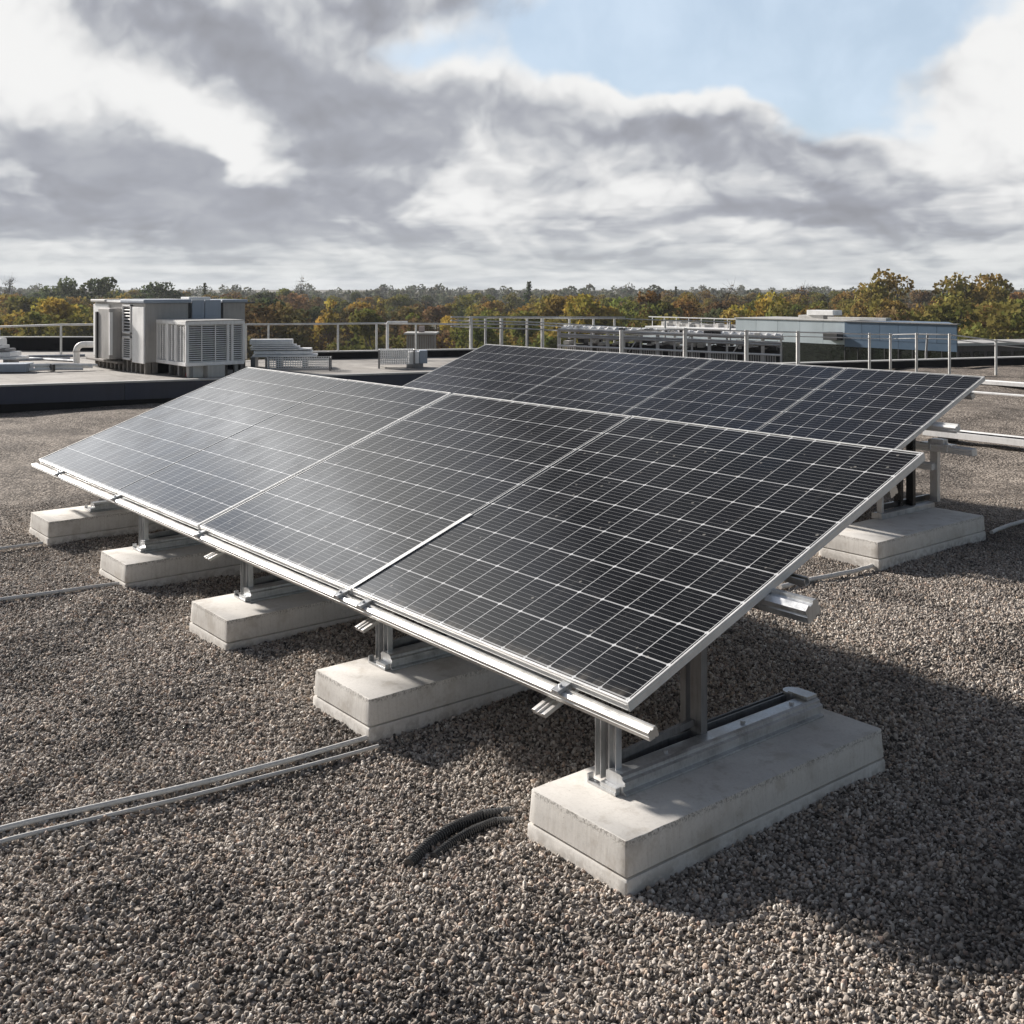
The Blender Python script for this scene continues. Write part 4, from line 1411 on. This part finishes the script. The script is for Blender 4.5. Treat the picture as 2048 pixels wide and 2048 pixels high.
# ---------------------------------------------------------------- pipe rack beyond the rear row
A_, B_ = dep(1118, 700, 33.2), dep(1562, 712, 31.0)
A_.z = B_.z = 0
t2 = thing('pipe_rack', A_, 'long grey steel pipe rack crowded with pipes and valves beyond the rear panels', 'pipe rack')
d = (B_ - A_)
L_ = d.length
t2.rotation_euler = (0, 0, math.atan2(d.y, d.x))
hz_ = lambda py, f: CAMH - (py - 575) / F * f
top_l, top_r = hz_(659, 33.2), hz_(676, 31)
nb = 13
for k in range(nb + 1):
    x = L_ * k / nb
    zt = top_l + (top_r - top_l) * k / nb
    w = .09 if k % 3 == 0 else .05
    MB().box((x - w / 2, -.04, 0), (x + w / 2, .04, zt)).build('upright', M['post'], t2)
for dz, rr in ((.0, .05), (-.14, .03), (-.2, .035), (-.48, .03), (-.72, .03)):
    MB().tube([(0, -.06, top_l + dz), (L_, -.06, top_r + dz)], rr, 8).build('pipe', M['post' if dz > -.3 else 'white'], t2, smooth=True)
for dy, dz in ((.3, .02), (.5, .05), (.7, -.02)):
    MB().tube([(0, dy, top_l + dz), (L_, dy, top_r + dz)], .07, 8).build('pipe', M['white'], t2, smooth=True)
g = random.Random(5)
mb = MB()
mw = MB()
for k in range(120):
    x = g.uniform(.1, L_ - .1)
    zt = top_l + (top_r - top_l) * x / L_
    z = zt + g.choice((.06, .05, -.28, -.33, -.4, -.24))
    s = g.uniform(.03, .10)
    (mw if g.random() < .45 else mb).box((x - s, g.uniform(.0, .6), z - s * .6), (x + s, g.uniform(.62, .9), z + s * .7))
mb.build('valves', M['dark'], t2, bev=.01)
mw.build('fittings', M['trim'], t2, bev=.01)
mb = MB()
for k in range(95):
    x = .1 + (L_ - .2) * k / 94
    zt = top_l + (top_r - top_l) * x / L_
    if k % 16 in (14, 15):
        continue
    mb.box((x - .018, .05, zt - .74), (x + .018, .09, zt - .5))
mb.build('balusters', M['trim'], t2)
MB().box((.05, .6, 0), (L_ - .05, .95, top_r - .3)).build('backing', M['dark'], t2)
for k in (4, 7, 10):
    x = L_ * k / nb + .15
    MB().bar((x, -.03, .3), (x + .35, -.03, .85), .03, .04, (0, 1, 0)).build('brace', M['post'], t2)
mb = MB()
for k in range(26):
    x = .2 + (L_ - .4) * k / 25
    zt = top_l + (top_r - top_l) * x / L_
    mb.tube([(x, .1, zt + .02), (x + .03, .3, zt + .10), (x + .05, .55, zt + .02)], .035, 6)
mb.build('crossover_pipes', M['white'], t2, smooth=True)

# ---------------------------------------------------------------- the blue building beyond the roof
NC = dep(1690, 700, 74)                              # where its two claddings meet
GZ = -12.5
t2 = thing('blue_building', Vector((NC.x, NC.y, GZ)), 'low building with pale blue and steel blue cladding over dark glazing, right of centre', 'building')
zf = lambda y, f=74.: CAMH - (y - 575) / F * f - GZ
ztop, zmid, zbot = zf(643), zf(690), zf(690) - 4.5


def xlen(px, y=0.):                                 # metres along X from the joint to that photo column
    k = (px - 1024) / F
    # (NC.x+t)*RX + NC.y*RY = k*((NC.x+t)*FX + NC.y*FY)
    return (k * (NC.x * FX + (NC.y + y) * FY) - NC.x * RX - (NC.y + y) * RY) / (RX - k * FX)


xr, xl, xll = xlen(1915), xlen(1466), xlen(1270)
mb = MB()
bk_ = [(0, 0), (xr, 0), (xr - 3.4, 5), (0, 5)]                       # its end wall runs back at a slant
mb.add([(a, b, 0) for a, b in bk_] + [(a, b, ztop - .02) for a, b in bk_],
       [(0, 1, 2, 3), (7, 6, 5, 4), (0, 4, 5, 1), (1, 5, 6, 2), (2, 6, 7, 3), (3, 7, 4, 0)])
mb.build('right_wing', M['clad2'], t2)
MB().box((xl, .35, 0), (-.002, 5, ztop - .02)).build('left_wing', M['membrane'], t2)
def cladding(x0, x1, y, z0, z1, nn, mat, nm):
    for k in range(nn):
        a, b = x0 + (x1 - x0) * k / nn, x0 + (x1 - x0) * (k + 1) / nn - .025
        MB().box((a, y - .05, z0), (b, y - .003, z1)).build(nm, M[mat], t2)
cladding(.0, xr, 0, zmid + .4, ztop - .03, 6, 'clad2', 'cladding_panel')
cladding(.0, xr, 0, zmid - .1, zmid + .36, 4, 'clad2', 'cladding_panel')
cladding(xl, -.03, .35, zmid - .0, ztop - .03, 5, 'clad', 'cladding_panel')
MB().box((.02, -.03, zbot - 3), (xr - .02, -.003, zmid - .1)).build('glazing', M['glazing'], t2)
MB().box((xl + .3, .31, zbot - 3), (-.25, .347, zmid - .03)).build('glazing', M['glazing'], t2)
mb = MB()
for k in range(9):
    x = xr * k / 8
    mb.box((x - .03, -.07, zbot - 3), (x + .03, -.032, zmid - .1))
mb.build('mullions', M['dark'], t2)
MB().box((xl - .1, .25, ztop - .02), (0.02, 5.1, ztop + .06)).build('roof_edge', M['trim'], t2, bev=.01)
MB().box((-.02, -.12, ztop - .02), (xr + .06, .3, ztop + .05)).build('roof_edge', M['galv_dark'], t2, bev=.01)
MB().box((xlen(1653), -.4, zf(681)), (xlen(1681), .28, zf(665))).build('dark_box', M['dark'], t2, bev=.02)
MB().box((xll, .9, 0), (xl - .003, 5, ztop - 1.0)).build('low_wing', M['clad'], t2, bev=.02)
MB().box((xll + .3, .86, ztop - 1.0), (xl - .1, 4.6, ztop - .85)).build('low_roof_edge', M['white'], t2, bev=.02)
mb = MB()
for k in range(8):
    x = xll + .6 + k * (xl - xll - 1.0) / 7
    mb.bar((x, 1.4, ztop - .85), (x, 1.4, ztop - .12), .04, .04, (0, 1, 0))
mb.bar((xll + .2, 1.4, ztop - .1), (xl - .1, 1.4, ztop - .1), .06, .08)
mb.build('roof_handrail', M['white'], t2)
g = random.Random(8)
mb = MB()
for k in range(22):
    x = g.uniform(xll + .6, xl - .3)
    s = g.uniform(.08, .2)
    mb.box((x - s, g.uniform(2, 3), ztop - .85), (x + s, g.uniform(3.1, 4), ztop - .75 + g.uniform(.1, .3)))
mb.build('roof_clutter', M['trim'], t2)
p = Vector((NC.x + xlen(1600), NC.y + 2.5, GZ + ztop + .06))
t3 = thing('rooftop_unit', p, 'small white ventilation unit on top of the pale blue building', 'ventilation unit')
MB().box((-1.7, -.4, 0), (.5, .5, .25)).build('base', M['trim'], t3, bev=.02)
MB().box((-.9, -.5, .26), (1.3, .6, .62)).build('casing', M['white'], t3, bev=.03)
MB().box((.51, -.52, .02), (1.1, -.1, .24)).build('grille', M['dark'], t3)
p = Vector((NC.x + xlen(1725, 2), NC.y + 2, GZ + ztop + .04))
tag(MB().box((p.x - 2.6, p.y - .3, p.z), (p.x + 2, p.y + .3, p.z + .2)).build('roof_panel', M['trim'], bev=.02), 'flat pale plate lying on the steel blue roof edge', 'roof plate')

# low brown wall and flat roof right of it
b0, b1 = dep(1909, 720, 76), dep(2200, 716, 79)
t3 = thing('brown_annex', Vector((b0.x, b0.y, GZ)), 'low dark brown annex with a pale flat roof edge at the far right', 'building')
d = b1 - b0
t3.rotation_euler = (0, 0, math.atan2(d.y, d.x))
LL = math.hypot(d.x, d.y) + 6
zr = CAMH - (692 - 575) / F * 76 - GZ
MB().box((0, 0, 0), (LL, 4, zr)).build('wall', M['brown'], t3)
MB().box((-.1, -.15, zr), (LL, 4, zr + .2)).build('roof_edge', M['trim'], t3, bev=.02)
mb = MB()
for k in range(14):
    mb.box((.4 + k * 1.1, -.04, zr - 2.2), (1.25 + k * 1.1, -.003, zr - .4))
mb.build('window', M['glazing'], t3)

# the small far shed seen through the railing
p = dep(838, 700, 62)
p.z = GZ
hh = hz_(668, 62) - GZ
t3 = thing('garden_shed', p, 'small pale slatted shed among the bushes behind the wire cage', 'shed')
t3.rotation_euler = (0, 0, math.atan2(RY, RX))
MB().box((-.6, -1, 0), (.9, 1, hh)).build('wall', M['brick'], t3)
mb = MB()
for k in range(12):
    mb.box((-.6 + k * .125, -1.06, hh - 2.5), (-.54 + k * .125, -1.003, hh - .06))
mb.build('slats', M['trim'], t3)
MB().box((-.75, -1.2, hh), (1.05, 1.2, hh + .1)).build('roof', M['trim'], t3)
MB().box((.0, -.2, hh + .1), (.3, .2, hh + .45)).build('chimney', M['brick'], t3)

# ---------------------------------------------------------------- ground, wood, trees


def terrain(f):
    return GZ + .0 + max(0., f - 80) * .0125 if f < 380 else GZ + 300 * .0125 + (f - 380) * .0


mb = MB()
fs_ = [-60, 0, 40, 60, 80, 120, 180, 260, 380, 600, 1000, 2000, 5000]
nn = 9
for f in fs_:
    w_ = 600 + max(f, 0) * 1.2
    for k in range(nn):
        q = cw(-w_ + 2 * w_ * k / (nn - 1), f, terrain(f))
        mb.v.append(tuple(q))
for i in range(len(fs_) - 1):
    for k in range(nn - 1):
        mb.f.append((i * nn + k, i * nn + k + 1, (i + 1) * nn + k + 1, (i + 1) * nn + k))
tag(mb.build('ground', M['ground'], smooth=True), kind='structure')
# the building under the roof
mb = MB()
foot = [Vector((-39, -8, 0)), Vector((12, -8, 0)), Vector((12, 26, 0)), Vector((-16.6, 26.4, 0)), Vector((-25, 27, 0)), Vector((-37, 8, 0))]
n = len(foot)
mb.add([(p.x, p.y, -.35) for p in foot] + [(p.x, p.y, GZ) for p in foot],
       [tuple(range(n)), tuple(range(2 * n - 1, n - 1, -1))] + [(i, (i + 1) % n, n + (i + 1) % n, n + i) for i in range(n)])
tag(mb.build('building_body', M['brown']), kind='structure')


def quads_mesh(name, C, U, W, S, var, mat):
    """leaf clumps: centres C, two half-axes U, W"""
    n = len(C)
    P = np.empty((n, 4, 3), np.float32)
    P[:, 0] = C - U - W
    P[:, 1] = C + U - W * .6
    P[:, 2] = C + U * .8 + W
    P[:, 3] = C - U * .7 + W * .8
    me = bpy.data.meshes.new(name)
    me.vertices.add(n * 4)
    me.vertices.foreach_set('co', P.ravel())
    me.loops.add(n * 4)
    me.loops.foreach_set('vertex_index', np.arange(n * 4, dtype=np.int32))
    me.polygons.add(n)
    me.polygons.foreach_set('loop_start', np.arange(n, dtype=np.int32) * 4)
    me.polygons.foreach_set('loop_total', np.full(n, 4, np.int32))
    a = me.attributes.new('leafvar', 'FLOAT', 'FACE')
    a.data.foreach_set('value', var.astype(np.float32))
    me.update()
    me.materials.append(mat)
    return me


def leaf_cloud(rng, blobs_, per, size):
    Cs, var = [], []
    for (c, r, sq) in blobs_:
        n = max(8, int(per * r * r))
        dv = rng.normal(size=(n, 3))
        dv /= np.linalg.norm(dv, axis=1)[:, None]
        rad = r * rng.uniform(.55, 1.08, n) ** .6
        q = dv * rad[:, None]
        q[:, 2] *= sq
        Cs.append(np.asarray(c) + q)
        var.append(np.clip(rng.normal(rng.uniform(.25, .75), .18, n), 0, 1))
    C = np.concatenate(Cs)
    v = np.concatenate(var)
    n = len(C)
    U = rng.normal(size=(n, 3))
    U /= np.linalg.norm(U, axis=1)[:, None]
    W = np.cross(U, rng.normal(size=(n, 3)))
    W /= np.linalg.norm(W, axis=1)[:, None]
    s = size * rng.uniform(.6, 1.4, n)
    return C, U * s[:, None], W * s[:, None] * .8, v


def crown_blobs(rng, kind, H, Rr):
    out = []
    if kind == 'round':
        n = 34
        for _ in range(n):
            a = rng.uniform(0, 6.283)
            t = rng.uniform(0, 1)
            z = H * (.30 + .66 * t)
            prof = math.sqrt(max(.02, 1 - (2 * t - .85) ** 2 / 1.4))
            rr = Rr * prof * math.sqrt(rng.uniform(.15, 1))
            out.append(((rr * math.cos(a), rr * math.sin(a), z), Rr * rng.uniform(.2, .36), .8))
    elif kind == 'tall':
        for _ in range(30):
            a = rng.uniform(0, 6.283)
            t = rng.uniform(0, 1)
            z = H * (.22 + .75 * t)
            rr = Rr * (1 - t) ** .55 * math.sqrt(rng.uniform(.1, 1)) * .85
            out.append(((rr * math.cos(a), rr * math.sin(a), z), Rr * rng.uniform(.18, .34) * (1.15 - .5 * t), 1.))
    elif kind == 'conifer':
        for k in range(26):
            t = k / 25
            for j in range(3):
                a = rng.uniform(0, 6.283)
                rr = Rr * (1 - t) * rng.uniform(.4, .9)
                out.append(((rr * math.cos(a), rr * math.sin(a), H * (.15 + .84 * t)), max(.22, Rr * .3 * (1 - t * .8)), .7))
    elif kind == 'bush':
        for _ in range(18):
            a = rng.uniform(0, 6.283)
            rr = Rr * math.sqrt(rng.uniform(0, 1)) * .8
            out.append(((rr * math.cos(a), rr * math.sin(a), H * rng.uniform(.25, .85) * (1 - .4 * rr / Rr)), Rr * rng.uniform(.2, .38), .8))
    elif kind == 'sparse':
        for _ in range(20):
            a = rng.uniform(0, 6.283)
            t = rng.uniform(0, 1)
            rr = Rr * (1 - .6 * t) * math.sqrt(rng.uniform(.05, 1)) * .8
            out.append(((rr * math.cos(a), rr * math.sin(a), H * (.35 + .65 * t)), Rr * rng.uniform(.16, .3), 1.3))
    return out


def wood_mesh(rng, kind, H, Rr, bl):
    mb = MB()
    hh = H * (.95 if kind in ('conifer', 'tall') else .78)
    mb.tube([(0, 0, 0), (.1, 0, hh * .3), (0, .1, hh * .65), (0, 0, hh)], [.32, .25, .16, .03], 7)
    for (c, r, _) in bl[::2 if kind != 'sparse' else 1]:
        c = Vector(c)
        z0 = max(H * .15, c.z - math.hypot(c.x, c.y) * .9 - r)
        mid = Vector((c.x * .5, c.y * .5, (z0 + c.z) / 2 - .1))
        mb.tube([(0, 0, min(z0, hh * .9)), mid, c], [.10, .07, .02], 4)
    if kind == 'sparse':
        for (c, r, _) in bl:
            for _k in range(24):
                q = Vector(c) + Vector((rng.normal() * r * .8, rng.normal() * r * .8, abs(rng.normal()) * r * 1.1))
                mb.tube([c, q], [.02, .008], 3)
    return mb


PROTO = {}


def proto(key, kind, H, Rr, per, size, seed):
    rng = np.random.default_rng(seed)
    bl = crown_blobs(rng, kind, H, Rr)
    me = quads_mesh('crown', *(lambda t: (t[0], t[1], t[2], None, t[3]))(leaf_cloud(rng, bl, per, size)), M['leaf'])
    tm = wood_mesh(rng, kind, H, Rr, bl)
    tr = bpy.data.meshes.new('trunk')
    tr.from_pydata(tm.v, [], tm.f)
    tr.materials.append(M['bark'])
    PROTO[key] = (me, tr, H)


for k in range(4):
    proto('round%d' % k, 'round', 12., 4.3, 95, .17, 20 + k)
for k in range(2):
    proto('tall%d' % k, 'tall', 12., 3.2, 130, .16, 40 + k)
proto('conifer0', 'conifer', 12., 2.4, 150, .14, 50)
for k in range(2):
    proto('bush%d' % k, 'bush', 5., 3.0, 170, .13, 60 + k)
for k in range(2):
    proto('sparse%d' % k, 'sparse', 12., 2.8, 26, .12, 70 + k)

COLS = {'rust orange': (.27, .16, .06), 'golden yellow': (.36, .245, .07), 'olive green': (.20, .18, .06), 'dark green': (.115, .125, .07),
        'russet brown': (.22, .145, .08), 'bronze': (.28, .195, .07), 'bare grey': (.22, .19, .155)}


def plant_tree(key, pos, h, wide, colour, label, group, rng, name='tree', cat='tree'):
    me, tr, H = PROTO[key]
    t = thing(name, pos, label, cat, group, rng.uniform(0, 6.28))
    s = h / H
    c = COLS[colour]
    for nm, data in (('trunk', tr), ('crown', me)):
        o = bpy.data.objects.new(nm, data)
        col.objects.link(o)
        o.parent = t
        o.scale = (s * wide, s * wide, s)
        if nm == 'crown':
            k = rng.uniform(.82, 1.15)
            o.color = (c[0] * k, c[1] * k * rng.uniform(.92, 1.1), c[2] * k, 1)
    return t


rng = random.Random(21)


def top_tree(px, py, f, key, colour, label, group=None, wide=1., name='tree'):
    p = dep(px, py, f)
    gz = terrain(f)
    return plant_tree(key, Vector((p.x, p.y, gz)), p.z - gz, wide, colour, label, group, rng, name)


# the ones that stand out on the skyline
top_tree(1785, 549, 135, 'round0', 'bronze', 'tallest domed bronze tree on the right skyline above the steel blue building', wide=.95)
top_tree(1922, 556, 132, 'round0', 'bronze', 'broad domed bronze tree on the right skyline, left part of a wide double crown', wide=1.)
top_tree(1985, 558, 138, 'round3', 'bronze', 'broad domed bronze tree on the right skyline, right part of a wide double crown', wide=.9)
top_tree(1302, 577, 120, 'tall0', 'rust orange', 'pointed rust orange tree on the skyline above the pipe rack', wide=1.1)
top_tree(1058, 564, 230, 'conifer0', 'dark green', 'tall dark conifer on the skyline left of the pipe rack', wide=1.5, name='conifer')
top_tree(1352, 574, 240, 'conifer0', 'dark green', 'small dark conifer spire on the skyline right of the pointed rust orange tree', wide=.9, name='conifer')
top_tree(122, 560, 190, 'round0', 'dark green', 'dark green rounded tree rising on the left skyline near the picture edge', wide=1.0)
top_tree(198, 555, 190, 'round1', 'dark green', 'tallest dark green tree on the left skyline above the big roof unit', wide=1.15)
top_tree(320, 570, 200, 'round3', 'dark green', 'dark green tree with a flat top on the skyline over the roof unit', wide=1.1)
top_tree(410, 567, 230, 'conifer0', 'dark green', 'slim dark conifer on the skyline above the right end of the roof unit', wide=1.2, name='conifer')
top_tree(600, 562, 240, 'sparse0', 'bare grey', 'thin bare tree standing above the skyline right of the roof unit', wide=.9, name='bare_tree')
top_tree(17, 557, 240, 'sparse1', 'bare grey', 'thin bare tree at the left picture edge of the skyline', wide=.8, name='bare_tree')
top_tree(1450, 577, 200, 'sparse0', 'russet brown', 'twiggy bare topped tree on the skyline between the orange tree and the blue building', wide=1.6, name='bare_tree')
top_tree(1610, 574, 190, 'sparse1', 'russet brown', 'twiggy leaning tree on the skyline above the small rooftop unit', wide=1.6, name='bare_tree')
top_tree(1530, 592, 105, 'round0', 'golden yellow', 'bright golden yellow tree just above the pale blue cladding', wide=.9)
top_tree(1180, 600, 110, 'round3', 'golden yellow', 'broad golden yellow tree behind the left end of the pipe rack', wide=1.1)
top_tree(1120, 602, 115, 'round2', 'bronze', 'bronze tree left of the broad golden tree behind the tall railing', wide=.95)
top_tree(120, 608, 105, 'round2', 'golden yellow', 'golden orange tree between the left railing post and the big roof unit', wide=.95)
top_tree(45, 625, 90, 'round1', 'olive green', 'olive green tree in front of the wood at the left picture edge', wide=1.)
top_tree(660, 600, 120, 'tall1', 'golden yellow', 'slim yellow green tree behind the middle railing', wide=1.)
top_tree(530, 618, 88, 'round3', 'russet brown', 'large russet tree just right of the roof unit behind the railing', wide=1.05)
top_tree(1890, 600, 95, 'round0', 'olive green', 'dense olive tree behind the right end of the steel blue building', wide=1.)
top_tree(2010, 600, 90, 'round1', 'olive green', 'dense olive tree behind the brown annex at the right picture edge', wide=1.)
for i, (px, py, f, key, lab) in enumerate(((735, 672, 66, 'bush0', 'grey green bush left of the bent white pole'), (690, 680, 62, 'bush1', 'grey green bush behind the low parapet, left of the railing post'),
                                           (908, 664, 64, 'bush1', 'rounded grey green bush just left of the tall railing'), (870, 680, 60, 'bush0', 'low green bush beside the small pale shed'))):
    top_tree(px, py, f, key, 'olive green', lab, 'bushes behind the parapet', 1.1, 'bush')

# the wood: every tree is placed on its own
SECT = [(-9999, 470, 'left of the middle railing'), (470, 930, 'behind the middle railing'), (930, 1480, 'behind the pipe rack'), (1480, 9999, 'behind the blue building')]
WEIGHT = {0: ['rust orange', 'golden yellow', 'olive green', 'olive green', 'dark green', 'bronze'],
          1: ['russet brown', 'russet brown', 'bronze', 'olive green', 'golden yellow', 'rust orange', 'dark green'],
          2: ['bronze', 'russet brown', 'golden yellow', 'rust orange', 'olive green', 'dark green'],
          3: ['olive green', 'olive green', 'bronze', 'russet brown', 'rust orange']}
for (f, step, y_lo, y_hi) in ((94, 120, 620, 648), (112, 104, 608, 632), (136, 88, 600, 617), (166, 74, 592, 606), (205, 60, 586, 597), (250, 50, 582, 591)):
    px = -170 + rng.uniform(0, step)
    while px < 2230:
        ff = f * rng.uniform(.94, 1.1)
        py = rng.uniform(y_lo, y_hi) + (4 if 600 < px < 1250 else 0)
        s = next(i for i, (a, b, _) in enumerate(SECT) if a <= px < b)
        cc = rng.choice(WEIGHT[s])
        if f >= 200 and rng.random() < .5:
            cc = rng.choice(['dark green', 'russet brown', 'olive green'])
        key = rng.choice(['round0', 'round1', 'round2', 'round3', 'round0', 'round2', 'tall0', 'tall1'])
        nm = 'tree'
        if rng.random() < .07 and f > 120:
            key, cc, nm = rng.choice(['sparse0', 'sparse1']), 'russet brown', 'bare_tree'
        lab = ('%s tree with a thin twiggy crown ' if nm == 'bare_tree' else '%s leafy tree in the wood ') % cc + SECT[s][2]
        top_tree(px, py, ff, key, cc, lab, lab.replace(' tree ', ' trees ', 1), rng.uniform(.85, 1.15), nm)
        px += step * rng.uniform(.75, 1.25)

# the far wood that reads as one mass
rg = np.random.default_rng(99)
bl = []
for f in (320, 370, 430, 500, 600):
    wdt = f * .75
    x = -wdt
    while x < wdt:
        hgt = rg.uniform(7.2, 9.6) + rg.uniform(0, 1) ** 4 * 3 + (f - 320) * .003
        q = cw(x, f * rg.uniform(.96, 1.04), 0)
        gz = terrain(f)
        for _ in range(9):
            bl.append(((q.x + rg.normal() * 2.2, q.y + rg.normal() * 2.2, gz + hgt * rg.uniform(.4, .88)), rg.uniform(1.3, 2.4), .9))
        x += rg.uniform(5, 8.5)
t_ = leaf_cloud(rg, bl, 14, .42)
fw_me = quads_mesh('far_wood', t_[0], t_[1], t_[2], None, t_[3], M['leaf'])
fw = bpy.data.objects.new('far_wood', fw_me)
col.objects.link(fw)
fw.color = (.16, .15, .12, 1)  # bare-tree grey, with distance haze put into the colour
tag(fw, kind='stuff')

# the air between: thin, even, closed
hz_m = bpy.data.materials.new('haze_air')
hz_m.use_nodes = True
for n_ in list(hz_m.node_tree.nodes):
    if n_.type == 'BSDF_PRINCIPLED':
        hz_m.node_tree.nodes.remove(n_)
hv = hz_m.node_tree.nodes.new('ShaderNodeVolumePrincipled')
hv.inputs['Color'].default_value = (.86, .91, 1., 1)
hv.inputs['Density'].default_value = .00022
hv.inputs['Anisotropy'].default_value = .2
ho = next(n_ for n_ in hz_m.node_tree.nodes if n_.type == 'OUTPUT_MATERIAL')
hz_m.node_tree.links.new(hv.outputs[0], ho.inputs['Volume'])
tag(MB().box((-900, -900, GZ - 1.2), (900, 900, 9.)).build('haze', hz_m), kind='stuff')
